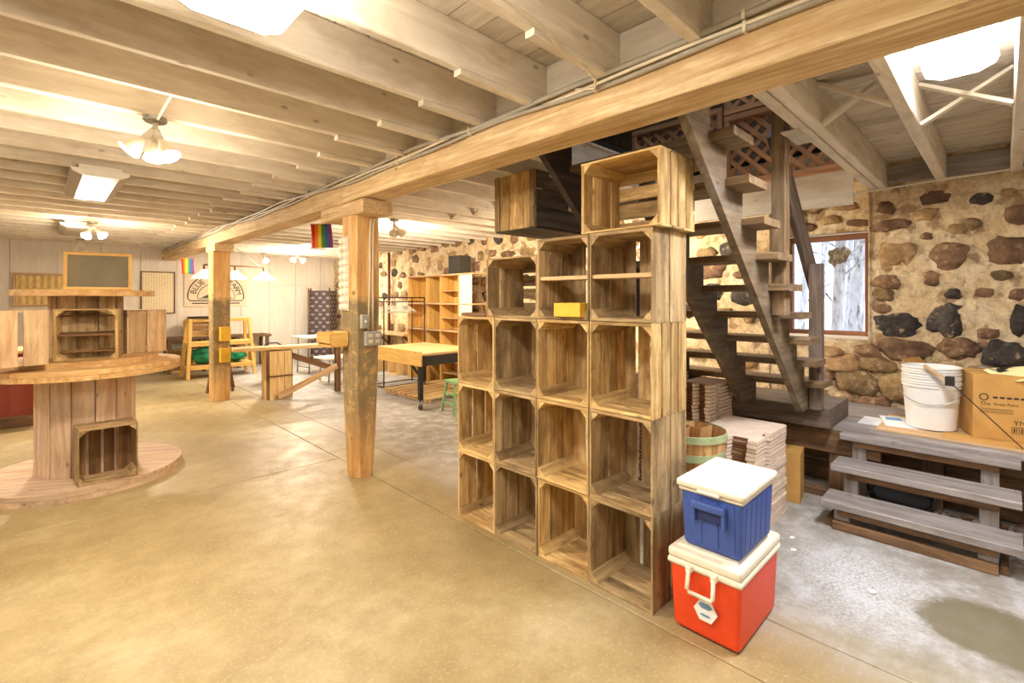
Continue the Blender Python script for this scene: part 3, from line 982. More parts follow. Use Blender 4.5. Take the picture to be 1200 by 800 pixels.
# billiard style pendant
pd = thing('pendant_lamp', 'brown bar pendant lamp with three white glass shades by the sign', 'pendant lamp', (2.76, 10.525, 2.5))
tube('bar', pd, [(-.52, 0, -.36), (.52, 0, -.36)], .016, M['brown_board'], 8)
for dx in (-.52, 0, .52):
    tube('drop', pd, [(dx, 0, -.36), (dx, 0, -.47)], .02, M['brown_board'], 8)
    lathe('shade', pd, [(.06, -.45), (.07, -.48), (.16, -.56), (.21, -.60), (.215, -.625), (.2, -.625), (.15, -.565), (.06, -.49)], M['shade'], 24, (dx, 0, 0), cap=False)
tube('hanging_chain', pd, [(-.45, 0, -.35), (0, 0, 0)], .006, M['steel'], 6)
tube('hanging_chain', pd, [(.45, 0, -.35), (0, 0, 0)], .006, M['steel'], 6)

# ------------------------------------------------------------------ crates


def crate(label, x, y, z, lying=False, rz=0.0, W=.367, H=.459, D=.345, mat='crate', sides=(3, 3), back=3, ends=3, group='wooden apple crates', shelf=None, seed=None, gap=.010, back_mat=None):
    """stands on its end, open side towards local -X"""
    rr = random.Random(seed if seed is not None else int(abs(x * 991 + y * 373 + z * 127)))
    t = thing('wooden_crate', label, 'crate', (x, y, z), rz, group)
    m = M[mat]
    ts, te = .010, .017

    def put(nm, xr, yr, zr):
        if lying: yr, zr = (zr[0] - H / 2, zr[1] - H / 2), (yr[0] + W / 2, yr[1] + W / 2)
        return plank(nm, t, xr, yr, zr, m)

    def split(a, b, n, g):
        ws = [rr.uniform(.85, 1.15) for _ in range(n)]
        tot = sum(ws); out = []; p = a
        for w in ws:
            q = p + w / tot * (b - a)
            out.append((p + (g * rr.uniform(.6, 1.1) if p > a else 0), q - (g * .2 if q < b - 1e-6 else 0))); p = q
        return out
    for zr in ((0, te), (H - te, H)):
        for xr in split(0, D - .012, ends, gap):
            put('end_board', xr, (-W / 2 + ts, W / 2 - ts), zr)
    for s, n in ((-1, sides[0]), (1, sides[1])):
        yr = (-W / 2, -W / 2 + ts) if s < 0 else (W / 2 - ts, W / 2)
        for xr in split(0, D - .012, n, gap):
            put('side_slat', xr, yr, (0, H))
    for yr in split(-W / 2, W / 2, back, gap * 2.2):
        o = put('back_slat', (D - .011, D), yr, (0, H))
        if back_mat: o.data = plank_mesh(H, max(yr[1] - yr[0], .012), .011, M[back_mat]) if not lying else plank_mesh(H, yr[1] - yr[0], .011, M[back_mat])
    c = .046
    for sy in (-1, 1):
        for sz in (0, 1):
            y0 = sy * (W / 2 - ts); z0 = te if sz == 0 else H - te
            dz = c if sz == 0 else -c
            tri = [(y0, z0), (y0 - sy * c, z0), (y0, z0 + dz)]
            if lying: tri = [(b - H / 2, a + W / 2) for a, b in tri]
            prism('corner_cleat', t, tri, 0, .003, D - .013, m)
    if shelf is not None:
        plank('shelf_board', t, (.012, .15), (-W / 2 + ts + .001, W / 2 - ts - .001), (shelf, shelf + .022), M['tan_board'])
    # nail heads on the outer slats, one small joined part
    vs, fs = [], []
    for s in (-1, 1):
        for zz in (.010, H - .010):
            for k in range(6):
                xx = .02 + (D - .06) * k / 5
                b = len(vs); r_ = .0035; yy = s * (W / 2 + .0006)
                q = [(xx + r_ * math.cos(a), yy, zz + r_ * math.sin(a)) for a in [i * math.pi / 3 for i in range(6)]]
                if lying: q = [(a_, c_ - H / 2, b_ + W / 2) for a_, b_, c_ in q]
                vs += q; fs.append(tuple(range(b, b + 6)))
    o = part('nail_heads', t, vs, fs, M['ink']); o['kind'] = 'stuff'
    return t


CX = 2.08
cols = [2.464, 2.095, 1.7225, 1.3495]
colw = ['leftmost column', 'second column', 'third column', 'column beside the coolers']
roww = ['bottom row of the crate wall', 'second row up of the crate wall', 'third row up of the crate wall', 'fourth row up of the crate wall']
spec = {(0, 0): ('crate', (2, 2), 3), (0, 1): ('crate_grey', (2, 3), 3), (0, 2): ('crate', (2, 3), 3), (0, 3): ('crate_grey', (2, 2), 3),
        (1, 0): ('crate', (3, 3), 3), (1, 1): ('crate_grey', (3, 4), 3), (1, 2): ('crate', (2, 3), 3), (1, 3): ('crate_grey', (2, 2), 4),
        (2, 0): ('crate', (2, 2), 3), (2, 1): ('crate_grey', (2, 2), 3), (2, 2): ('crate', (4, 4), 3), (2, 3): ('crate', (4, 4), 4)}
for r in range(3):
    for c in range(4):
        mt, sd, bk = spec[(r, c)]
        crate('open crate in the %s, %s' % (roww[r], colw[c]), CX + R.uniform(-.006, .006), cols[c], r * .4615, mat=mt, sides=sd, back=bk, seed=r * 10 + c, ends=R.choice((2, 3, 3)))
crate('weathered crate with a shelf board and yellow box, fourth row up', CX, cols[2], 3 * .4615, mat='crate_grey', sides=(3, 3), shelf=.22, seed=51)
crate('weathered crate with a shelf board, fourth row up beside the stairs', CX, cols[3], 3 * .4615, mat='crate_grey', sides=(2, 2), back=4, shelf=.22, seed=52)
crate('crate lying on its side on the second column of the crate wall', CX, 2.13, 3 * .4615, True, mat='crate_grey', sides=(3, 3), back=4, seed=53, H=.452, W=.374)
crate('crate lying on its side on the very top of the crate wall', CX, 1.357, 4 * .4615, True, mat='crate', sides=(3, 3), back=4, ends=4, seed=54, H=.462, W=.374, D=.355)
tag(plank('loose_board', None, (2.085, 2.30), (2.37, 2.62), (3 * .4615 + .0005, 3 * .4615 + .02), M['brown_board']), 'short brown board lying on the leftmost crate column', 'board')

yb = thing('yellow_box', 'small yellow wooden box inside the shelved crate', 'box', (2.075, 1.66, 3 * .4615 + .018))
plank('front', yb, (-.03, -.015), (-.09, .09), (0, .075), M['yellow_paint'])
plank('back', yb, (.085, .1), (-.09, .09), (0, .075), M['yellow_paint'])
for s in (-1, 1):
    plank('side', yb, (-.015, .085), *((sorted((s * .09, s * .076))),), (0, .075), M['yellow_paint'])
plank('bottom', yb, (-.015, .085), (-.076, .076), (0, .008), M['yellow_paint'])

# old dark crate fixed under the joists
hc = thing('wooden_crate', 'old dark crate hanging under the white joists left of the stairs', 'crate', (2.72, 2.735, 2.055), 0, 'wooden apple crates')
for i, (a, b) in enumerate(((-.225, -.10), (-.095, .06), (.065, .225))):
    plank('end_board', hc, (0, .018), (a, b), (0, .44), M['crate'])
    plank('end_board', hc, (.56, .578), (a, b), (0, .44), M['crate_old'])
for k in range(3):
    for s in (-1, 1):
        ya, yb_ = sorted((s * .226, s * .238))
        plank('side_slat', hc, (0, .58), (ya, yb_), (.004 + k * .146, .004 + k * .146 + .139), M['crate_old'])
for k in range(3):
    plank('bottom_slat', hc, (0, .58), (-.225 + k * .152, -.225 + k * .152 + .145), (-.012, -.001), M['crate_old'])
for s in (-1, 1):
    plank('end_batten', hc, (-.016, -.001), *((sorted((s * .222, s * .17))),), (0, .44), M['crate_grey'])

# ------------------------------------------------------------------ coolers


def cooler(name, label, x, y, z, W, D, H, body, lidh, sub):
    """local: front short side faces -X (width along Y)"""
    t = thing(name, label, 'cooler', (x, y, z))
    rbox('body', t, (0, D), (-W / 2, W / 2), (0, H), body, .022, 3, .07)
    return t


cr = cooler('cooler', 'red cooler with white lid and swing handle on the floor', 2.075, .922, .006, .315, .49, .305, M['red'], .08, 1)
rbox('rim', cr, (-.008, .498), (-.166, .166), (.287, .318), M['white_plastic'], .012, 2)
rbox('lid', cr, (-.006, .496), (-.164, .164), (.316, .362), M['white_plastic'], .016, 3)
rbox('lid_panel', cr, (.03, .462), (-.135, .135), (.354, .374), M['white_plastic'], .009, 2)
hd = tube('handle', cr, [(-.022, .055, .30), (-.034, .057, .22), (-.034, .05, .208), (-.034, -.05, .208), (-.034, -.057, .22), (-.022, -.055, .30)], .0095, M['white_plastic'], 8)
for s in (-1, 1): rbox('pivot', hd, (-.03, -.002), (s * .055 - .013, s * .055 + .013), (.285, .315), M['white_plastic'], .005, 2)
lb = [(.052 * math.cos(a), .052 * math.sin(a)) for a in [math.pi / 6 + i * math.pi / 3 for i in range(6)]]
dc = prism('sticker', cr, [(b - .012, a * .95 + .135) for a, b in lb], 0, -.004, .004, M['paper'])
prism('sticker_print', dc, [(b * .62 - .012, a * .28 + .158) for a, b in lb], 0, -.0052, -.0041, M['blue_print'])
prism('sticker_print', dc, [(b * .5 - .012, a * .12 + .118) for a, b in lb], 0, -.0052, -.0041, M['blue_print'])
for s in (-1, 1):
    for xx in (.05, .42): rbox('foot', cr, (xx, xx + .04), (s * .11 - .02, s * .11 + .02), (-.006, .002), M['black'], .002, 1)

cb = cooler('cooler', 'blue cooler with off-white lid on top of the red one', 2.105, .905, .381, .275, .40, .262, M['blue'], .05, 1)
for k in range(3):
    o = plank('groove_rib', cb, (.0035, .0075), (-.105 + k * .072, -.105 + k * .072 + .060), (.03, .235), M['blue'])
    o.rotation_euler.rotate(Matrix.Rotation(-.053, 3, 'Y'))
for k in range(5):
    for s_ in (-1, 1):
        o = plank('groove_rib', cb, (.05 + k * .062, .05 + k * .062 + .052), (sorted((s_ * .131, s_ * .1345))), (.03, .235), M['blue'])
        o.rotation_euler.rotate(Matrix.Rotation(-s_ * .037, 3, 'X'))
rbox('rim', cb, (-.006, .406), (-.143, .143), (.248, .268), M['white_plastic'], .009, 2)
rbox('lid', cb, (-.018, .418), (-.150, .150), (.266, .302), M['white_plastic'], .014, 3)
rbox('lid_panel', cb, (.03, .375), (-.12, .12), (.299, .3055), M['white_plastic'], .003, 2)
rbox('latch_lip', cb, (-.026, 0), (-.05, .05), (.262, .274), M['white_plastic'], .005, 2)
hb = rbox('handle', cb, (-.03, .004), (-.075, .075), (.19, .225), M['blue'], .008, 2)
for s in (-1, 1): rbox('handle_side', hb, (-.026, .004), (s * .066 - .009, s * .066 + .009), (.13, .195), M['blue'], .006, 2)
rbox('handle_recess', hb, (-.012, .004), (-.056, .056), (.145, .192), M['blue_dark'], .002, 1)

# ------------------------------------------------------------------ baskets, stacked cartons, box


def basket(label, x, y, z, r0, r1, h):
    t = thing('bushel_basket', label, 'basket', (x, y, z), 0, 'nested bushel baskets')
    n = 26
    lathe('base', t, [(.001, 0), (r0, 0), (r0, .01), (.001, .01)], M['splint'], n, cap=False)
    sl = None
    for k in range(n):
        a = 2 * math.pi * k / n
        ca, sa = math.cos(a), math.sin(a)
        o = strut('splint', t, (r0 * ca, r0 * sa, 0), (r1 * ca, r1 * sa, h), .046, .0025, M['splint'], up=(ca, sa, 0))
    for f, m in ((.25, 'green_hoop'), (.6, 'green_hoop'), (.96, 'green_hoop')):
        rr_ = r0 + (r1 - r0) * f + .003
        lathe('hoop', t, [(rr_, f * h - .022), (rr_ + .004, f * h - .02), (rr_ + .004, f * h + .02), (rr_, f * h + .022)], M[m], n, cap=False)
    return t


for k in range(3):
    basket(['lowest of the bushel baskets beside the crate wall', 'middle bushel basket with green hoops in the nested stack', 'topmost bushel basket behind the blue cooler, open end up'][k], 2.83, 1.34, .005 + k * .2, .165, .205, .30)
for dx, dy, a in ((-.05, .05, .2), (.06, -.02, 1.4)):
    q = thing('berry_basket', 'small splint basket %s inside the topmost bushel basket' % ('leaning left' if dx < 0 else 'leaning right'), 'basket', (2.83 + dx, 1.34 + dy, .60), a)
    for k in range(4):
        ca, sa = math.cos(k * math.pi / 2), math.sin(k * math.pi / 2)
        strut('side', q, (.05 * ca, .05 * sa, 0), (.064 * ca, .064 * sa, .13), .115, .003, M['splint'], up=(ca, sa, 0))
    plank('bottom', q, (-.05, .05), (-.05, .05), (0, .003), M['splint'])

# flattened carton with cut-outs on one edge (shared mesh), stacked


def carton_mesh(name, lx, ly, t, seed):
    rr = random.Random(seed)
    out = []
    def edge(p, q, n):
        for i in range(n):
            f = i / n
            out.append((p[0] + (q[0] - p[0]) * f, p[1] + (q[1] - p[1]) * f))
    # outline with hand-hole notches on the -x and -y sides
    hx, hy = lx / 2, ly / 2
    pts = [(-hx, -hy), (-hx + .28 * lx, -hy), (-hx + .3 * lx, -hy + .035), (-hx + .42 * lx, -hy + .035), (-hx + .44 * lx, -hy), (hx - .02, -hy), (hx, -hy + .02), (hx, hy - .03), (hx - .03, hy), (-hx + .05, hy), (-hx, hy - .05), (-hx, .36 * ly), (-hx + .06, .33 * ly), (-hx + .06, .04 * ly), (-hx, .02 * ly), (-hx, -.06 * ly), (-hx + .05, -.09 * ly), (-hx + .05, -.33 * ly), (-hx, -.36 * ly)]
    n = len(pts)
    vs = [(a + rr.uniform(-.0015, .0015), b + rr.uniform(-.0015, .0015), 0) for a, b in pts]
    vs += [(a, b, t * .9 + rr.uniform(0, t * .1)) for a, b, _ in vs]
    fs = [(i, (i + 1) % n, n + (i + 1) % n, n + i) for i in range(n)] + [tuple(range(n - 1, -1, -1)), tuple(range(n, 2 * n))]
    me = mesh(name, vs, fs, M['pale_card'])
    me.materials.append(M['card_in'])
    for i in (2, 12, 16): me.polygons[i].material_index = 1
    return me


def carton_stack(labels, group, x, y, z, lx, ly, n, t, rz, seed):
    meshes = [carton_mesh('carton', lx, ly, t * .82, seed + i) for i in range(3)]
    rr = random.Random(seed)
    for k in range(n):
        o = link('flattened_carton', meshes[k % 3])
        o.location = (x + rr.uniform(-.004, .004), y + rr.uniform(-.004, .004), z + k * t)
        o.rotation_euler = (0, 0, rz + rr.uniform(-.008, .008))
        tag(o, labels[1] if k == n - 1 else labels[0], 'carton', group)


carton_stack(('pale flattened carton within the tall pile behind the blue cooler', 'topmost flattened carton of the pile behind the blue cooler'), 'cartons piled behind the coolers', 3.46, 1.27, .002, .60, .40, 24, .0258, 0, 5)
carton_stack(('pale flattened carton within the rear pile beside the stacked crates', 'topmost flattened carton of the rear pile beside the crates'), 'cartons piled left under the stairs', 3.72, 2.02, .002, .42, .34, 32, .028, .1, 8)
carton_stack(('pale flattened carton within the rear pile under the stair foot', 'topmost flattened carton of the rear pile under the stair foot'), 'cartons piled right under the stairs', 3.78, 1.66, .002, .40, .26, 31, .0275, -.05, 11)

bx = thing('cardboard_box', 'small brown cardboard box standing on the floor against the deck', 'box', (4.08, 1.16, .001), .15)
plank('front_panel', bx, (-.12, -.115), (-.10, .10), (0, .36), M['card'])
plank('back_panel', bx, (.115, .12), (-.10, .10), (0, .36), M['card'])
plank('side_panel', bx, (-.115, .115), (-.10, -.095), (0, .36), M['card'])
plank('side_panel', bx, (-.115, .115), (.095, .10), (0, .36), M['card'])
plank('top_flap', bx, (-.115, .115), (-.095, .095), (.35, .355), M['card'])
plank('bottom_panel', bx, (-.115, .115), (-.095, .095), (0, .005), M['card_in'])

# ------------------------------------------------------------------ stairs
sr = thing('staircase', 'open dark wooden staircase rising from the deck towards the beam', 'staircase', (4.4, 1.5, .53))
SL = (4.4, 1.5, .53)


def sp(x, y, z): return (x - SL[0], y - SL[1], z - SL[2])


def splank(nm, x, y, z, m): return plank(nm, sr, (x[0] - SL[0], x[1] - SL[0]), (y[0] - SL[1], y[1] - SL[1]), (z[0] - SL[2], z[1] - SL[2]), M[m])


tx = [2.15, 2.36, 2.56, 2.78, 3.00, 3.21, 3.43, 3.62, 3.79, 3.97]
tz = [2.51, 2.327, 2.13, 1.945, 1.767, 1.59, 1.412, 1.235, 1.07, .90]
for x_, z_ in zip(tx, tz):
    splank('tread', (x_, x_ + .265), (.9, 2.06), (z_ - .042, z_), 'tread')
splank('bottom_step', (4.16, 4.77), (.9, 2.25), (.536, .684), 'dark_wood')
# sawtooth stringers
for ys in (1.02, 1.43, 1.89):
    poly = [(2.02, 2.436), (2.02, 2.70), (tx[0] + .02, 2.70)]
    for i, (x_, z_) in enumerate(zip(tx, tz)):
        nx = tx[i + 1] + .02 if i + 1 < len(tx) else 4.225
        poly += [(x_ + .02, z_ - .0425), (nx, z_ - .0425)]
    poly += [(4.225, .685), (3.935, .685)]
    if ys == 1.43:
        poly = [(2.47, 2.024), (2.47, tz[1] - .0425)] + poly[6:]
    prism('stringer', sr, [(a - SL[0], b - SL[2]) for a, b in poly], 1, ys - SL[1], ys + .042 - SL[1], M['black_wood'] if ys > 1.8 else M['stringer'])
# newels and rail
splank('newel_post', (3.26, 3.35), (.935, 1.017), (1.40, 2.95), 'tread')
splank('newel_post', (4.08, 4.17), (.935, 1.017), (.686, 1.76), 'dark_wood')
strut('handrail', sr, sp(3.37, 1.041, 2.585), sp(4.50, 1.041, 1.455), .04, .19, M['dark_wood'])
tag(plank('bracket_plate', sr, (3.18 - SL[0], 3.5 - SL[0]), (.84 - SL[1], .94 - SL[1]), (2.49 - SL[2], 2.498 - SL[2]), M['white_joist']))

# deck along the stone wall
dk = thing('deck', 'low timber deck along the stone wall under the staircase foot', 'deck', (4.9, .6, 0))
DK = (4.9, .6, 0)


def dplank(nm, x, y, z, m): return plank(nm, dk, (x[0] - DK[0], x[1] - DK[0]), (y[0] - DK[1], y[1] - DK[1]), z, M[m])


for k in range(6):
    xa = 4.30 + k * .19
    dplank('deck_board', (xa, xa + .184), (-1.6, 2.3), (.505, .535), 'grey_step')
dplank('front_timber', (4.30, 4.40), (.62, 2.3), (.33, .503), 'brown_old')
dplank('front_timber', (4.44, 4.50), (-1.6, .60), (.36, .503), 'brown_old')
for y in (.78, 1.5, 2.2): dplank('deck_post', (4.32, 4.40), (y, y + .16), (0, .328), 'brown_old')
for y in (-1.5, -.6, .3): dplank('deck_post', (4.52, 4.60), (y, y + .12), (0, .50), 'brown_old')
for k in range(3): dplank('skirt_board', (4.62, 4.64), (-1.6, 2.3), (.02 + k * .16, .02 + k * .16 + .15), 'brown_old')
dplank('ground_timber', (4.25, 4.33), (.86, 2.3), (.0, .06), 'brown_old')

# three-step wooden stair to the deck
stp = thing('wooden_steps', 'grey weathered three-tread wooden steps in front of the deck', 'steps', (3.95, .4, 0))
ST0 = (3.95, .4, 0)


def qplank(nm, x, y, z, m='grey_step'): return plank(nm, stp, (x[0] - ST0[0], x[1] - ST0[0]), (y[0] - ST0[1], y[1] - ST0[1]), z, M[m])


for k, (xa, zt) in enumerate(((3.68, .185), (3.95, .350), (4.22, .510))):
    qplank('step_tread', (xa, xa + .255), (-.072, .848), (zt - .046, zt))
    qplank('step_riser_cleat', (xa + .03, xa + .05), (0.02, .76), (zt - .09, zt - .048), 'brown_old')
    for y in (.70, .02):
        qplank('step_leg', (xa + .06, xa + .10), (y, y + .085), (0, zt - .048))
qplank('base_rail', (3.70, 3.74), (.02, .785), (0, .058), 'brown_old')
qplank('base_rail', (3.74, 4.45), (.795, .83), (0, .05), 'brown_old')
qplank('base_rail', (3.74, 4.45), (-.02, .015), (0, .05), 'brown_old')

bs = lathe('black_basin', None, [(.001, 0), (.12, .002), (.16, .02), (.175, .09), (.182, .092), (.17, .015), (.12, -.004), (.001, -.005)], M['black'], 24, (4.42, .52, .06), cap=False)
bs.rotation_euler = (.0, -.5, 0.2)
tag(bs, 'black round plastic basin tilted beneath the grey steps', 'basin')
# leaf litter under the steps
vs, fs = [], []
rl = random.Random(4)
for k in range(700):
    x_, y_ = rl.uniform(3.95, 4.6), rl.uniform(-.5, .75)
    a = rl.uniform(0, 6.28); L = rl.uniform(.008, .03); b = len(vs)
    u = Vector((math.cos(a), math.sin(a), rl.uniform(-.4, .4))) * L; w = Vector((-math.sin(a), math.cos(a), rl.uniform(-.4, .4))) * L * .4
    p = Vector((x_, y_, rl.uniform(.006, .03)))
    vs += [p - u, p + w, p + u, p - w]; fs.append((b, b + 1, b + 2, b + 3))
tag(part('leaf_litter', None, vs, fs, M['brown_board']), 'dry brown leaf litter on the floor under the grey steps', 'litter', kind='stuff')

# ------------------------------------------------------------------ things on the deck
tag(plank('plywood_sheet', None, (4.40, 5.0), (-.55, .66), (.536, .552), M['tan_board']), 'thin wooden sheet lying on the deck under the bucket', 'board')
tag(plank('cardboard_sheet', None, (4.41, 4.62), (-.5, .30), (.5525, .558), M['card']), 'torn flat cardboard at the front edge of the deck', 'cardboard')
pp = thing('paper_sheet', 'white printed sheet lying on the deck left of the bucket', 'paper', (4.74, .52, .5525), .25)
plank('sheet', pp, (-.19, .19), (-.15, .15), (0, .002), M['paper'])
plank('printed_block', pp, (.04, .15), (.02, .12), (.002, .003), M['blue_print'])
tag(plank('paper_sheet', None, (4.55, 4.85), (.66, .80), (.536, .538), M['paper']), 'small white sheet on the bare deck boards next to the stair foot', 'paper')


def bucket(label, z, handle):
    t = thing('bucket', label, 'bucket', (4.70, .378, z), 0, 'nested white buckets')
    h, r0, r1 = .335, .142, .165
    lathe('shell', t, [(.001, .002), (r0, .002), (r1, h), (r1 - .0022, h), (r0 - .002, .006), (.001, .006)], M['bucket'], 32, cap=False)
    for q in ((h - .006), (h - .028)):
        rr_ = r0 + (r1 - r0) * q / h
        lathe('rim', t, [(rr_, q - .005), (rr_ + .008, q - .004), (rr_ + .008, q + .004), (rr_, q + .006)], M['bucket'], 32, cap=False)
    if handle:
        pts = []
        for i in range(13):
            a = math.pi * i / 12
            pts.append((-.05 - .12 * math.sin(a), .172 * math.cos(a), h - .05 - .10 * math.sin(a)))
        tube('handle', t, pts, .003, M['steel'], 6)
        tube('grip', t, pts[8:11], .006, M['white_plastic'], 6)


for k in range(4):
    bucket(['lowest white bucket of the nested stack, its wire handle hanging', 'second white bucket up in the nested stack', 'third white bucket up in the nested stack', 'topmost white bucket in the nested stack'][k], .559 + k * .038, k == 0)

# printed carton, turned towards the view
pb = thing('cardboard_box', 'tan printed cardboard box on the deck beside the white buckets', 'box', (4.595, -.015, .559), -1.3)
# local: front at y = -0, along x
L_, D_, H_ = .52, .34, .43
plank('front_panel', pb, (-.17, L_ - .17), (0, .005), (0, H_), M['card'])
plank('back_panel', pb, (-.17, L_ - .17), (D_ - .005, D_), (0, H_), M['card'])
plank('side_panel', pb, (-.17, -.165), (.005, D_ - .005), (0, H_), M['card'])
plank('side_panel', pb, (L_ - .175, L_ - .17), (.005, D_ - .005), (0, H_), M['card'])
plank('bottom_panel', pb, (-.165, L_ - .175), (.005, D_ - .005), (0, .005), M['card_in'])
plank('top_flap', pb, (-.165, L_ - .175), (.005, D_ * .48), (H_ - .008, H_ - .004), M['card'])
plank('top_flap', pb, (-.165, L_ - .175), (D_ * .52, D_ - .005), (H_ - .008, H_ - .004), M['card'])
frot = Matrix.Rotation(math.radians(90), 4, 'X')
def fpos(x, z): return Matrix.Translation((x, -.0006, z)) @ frot
fp = [o for o in pb.children if o.name.startswith('front_panel')][0]
pbp = pb
text('print_lettering', pbp, 'YM13615', .045, M['ink'], fpos(.03, .105), .0004)
text('print_lettering', pbp, 'The', .034, M['ink'], fpos(-.135, .225), .0004)
text('print_lettering', pbp, 'Great Point', .026, M['ink'], fpos(-.07, .228), .0004)
for k in range(5): plank('print_bar', pbp, (-.07 + k * .034, -.07 + k * .034 + .024), (-.0012, -.0001), (.274, .286), M['ink'])
lathe('print_logo', pbp, [(.018, -.0004), (.024, -.0004), (.024, .0004), (.018, .0004)], M['ink'], 20, (-.115, -.0006, .28), cap=False, direction=(0, -1, 0))
for z_ in (.20, .188, .176): plank('print_rule', pbp, (-.135, .03), (-.0012, -.0001), (z_, z_ + .003), M['ink'])
for a, b, c, d in ((.02, .20, .05, .053), (.02, .20, .09, .093), (.02, .023, .05, .093), (.197, .2, .05, .093)):
    plank('print_rule', pbp, (a, b), (-.0012, -.0001), (c, d), M['ink'])
for k in range(14): plank('print_bar', pbp, (.03 + k * .012, .03 + k * .012 + (.004 if k % 3 else .007)), (-.0012, -.0001), (.057, .086), M['ink'])

ob = thing('cardboard_box', 'open cardboard box with a raised flap behind the white buckets', 'box', (5.16, .36, .537), -.3)
plank('front_panel', ob, (-.16, .16), (-.12, -.115), (0, .38), M['card'])
plank('back_panel', ob, (-.16, .16), (.115, .12), (0, .38), M['card'])
plank('side_panel', ob, (-.16, -.155), (-.115, .115), (0, .38), M['paper'])
plank('side_panel', ob, (.155, .16), (-.115, .115), (0, .38), M['card'])
strut('flap', ob, (-.16, 0, .38), (-.25, 0, .46), .22, .004, M['card'], up=(0, 0, 1))
strut('flap', ob, (0, .12, .38), (0, .2, .47), .3, .004, M['card'], up=(0, 0, 1))
plank('bottom_panel', ob, (-.155, .155), (-.115, .115), (0, .005), M['card_in'])

# thin rod tool with a black clamp, leaning across the boxes
rd = thing('rod_tool', 'thin dark rod with a black clamp leaning over the bucket and box', 'tool', (4.6, .0, .57))
tube('rod', rd, [(-.2, -.083, -.008), (-.18, .065, .153), (-.14, .239, .337), (-.10, .366, .43)], .0035, M['black'], 6)
rbox('clamp', rd, (-.165, -.125), (.235, .285), (.335, .40), M['black'], .006, 2)
strut('grip', rd, (-.13, .27, .37), (-.09, .40, .455), .03, .014, M['tan_board'])
cl = thing('pruner', 'dark handled pruner lying on top of the printed cardboard box', 'tool', (4.72, .03, .992), .4)
strut('blade', cl, (0, 0, .01), (.1, .06, .03), .022, .008, M['steel'])
strut('handle', cl, (0, 0, .01), (-.02, -.12, .012), .02, .016, M['black'])
strut('handle', cl, (0, 0, .02), (.05, -.12, .04), .02, .016, M['black'])
vs, fs = [], []
for i in range(9):
    for j in range(9):
        u, v = i / 8 - .5, j / 8 - .5
        vs.append((u * .3, v * .34, .03 + .035 * math.sin(u * 5 + 1) * math.cos(v * 4) - .12 * max(0, -u - .15)))
for i in range(8):
    for j in range(8):
        a = i * 9 + j; fs.append((a, a + 1, a + 10, a + 9))
cp = part('crumpled_paper', None, vs, fs, M['cream_paper'], True)
cp.location = (4.74, -.12, .985); cp.rotation_euler = (0, .1, -.6)
cp.modifiers.new('s', 'SOLIDIFY').thickness = .002
tag(cp, 'crumpled cream paper draped over the printed cardboard box', 'paper')

# ------------------------------------------------------------------ things on the near post
es = thing('knobbed_strip', 'white knobbly plastic strip hanging on the near post', 'decoration', (1.853, 3.895, 1.40))
plank('backing', es, (-.006, -.001), (-.075, .075), (0, .62), M['white_plastic'])
for r in range(10):
    for s in (-1, 1):
        lathe('knob', es, [(.033, 0), (.032, .012), (.024, .022), (.012, .026), (.001, .026)], M['white_plastic'], 10, (-.006, s * .04, .03 + r * .062), cap=False, direction=(-1, 0, 0))
for sx, lab in ((-.012, 'left grey metal conduit running down the near post'), (.014, 'right grey metal conduit running down the near post')):
    tag(tube('conduit', None, [(2.005 + sx, 3.70, 2.17), (2.0 + sx, 3.713, 2.1), (1.998 + sx, 3.715, 1.7), (1.99 + sx * 1.6, 3.716, 1.235)], .0085, M['cable_w'], 8), lab, 'conduit')
ot = thing('outlet_box', 'grey four-socket outlet box on the near post', 'outlet box', (2.005, 3.725, 1.11))
rbox('box', ot, (-.07, .07), (-.045, 0), (0, .12), M['grey_box'], .006, 2)
for sx in (-.033, .033):
    for sz in (.035, .085):
        rbox('socket', ot, (sx - .02, sx + .02), (-.049, -.044), (sz - .016, sz + .016), M['cable_w'], .003, 1)
sw = thing('switch_box', 'small grey switch box just above the outlet box', 'switch box', (1.93, 3.725, 1.255))
rbox('box', sw, (-.032, .032), (-.04, 0), (0, .115), M['grey_box'], .006, 2)
plank('toggle', sw, (-.006, .006), (-.052, -.04), (.05, .07), M['white_plastic'])
yp = thing('yellow_box', 'yellow wooden trough bracketed to the left side of the near post', 'box', (1.852, 3.96, 1.115))
plank('front', yp, (-.16, -.145), (-.13, .13), (.02, .10), M['yellow_wood'])
plank('back', yp, (-.015, 0), (-.13, .13), (0, .11), M['yellow_wood'])
plank('bottom', yp, (-.15, -.01), (-.13, .13), (-.012, .004), M['yellow_wood'])
for s in (-1, 1):
    plank('side', yp, (-.145, -.015), (sorted((s * .13, s * .116))), (.004, .105), M['yellow_wood'])
for z_, lab in ((.885, 'upper yellow box on the far post'), (.575, 'lower yellow box on the far post')):
    q = thing('yellow_box', lab, 'box', (1.965, 8.05, z_))
    plank('front', q, (-.065, .065), (-.10, -.085), (0, .19), M['yellow_paint'])
    for s in (-1, 1): plank('side', q, (sorted((s * .065, s * .052))), (-.085, -.001), (0, .19), M['yellow_paint'])
    plank('bottom', q, (-.052, .052), (-.085, -.001), (0, .012), M['yellow_paint'])
    plank('lid', q, (-.07, .07), (-.105, -.001), (.19, .202), M['yellow_paint'])


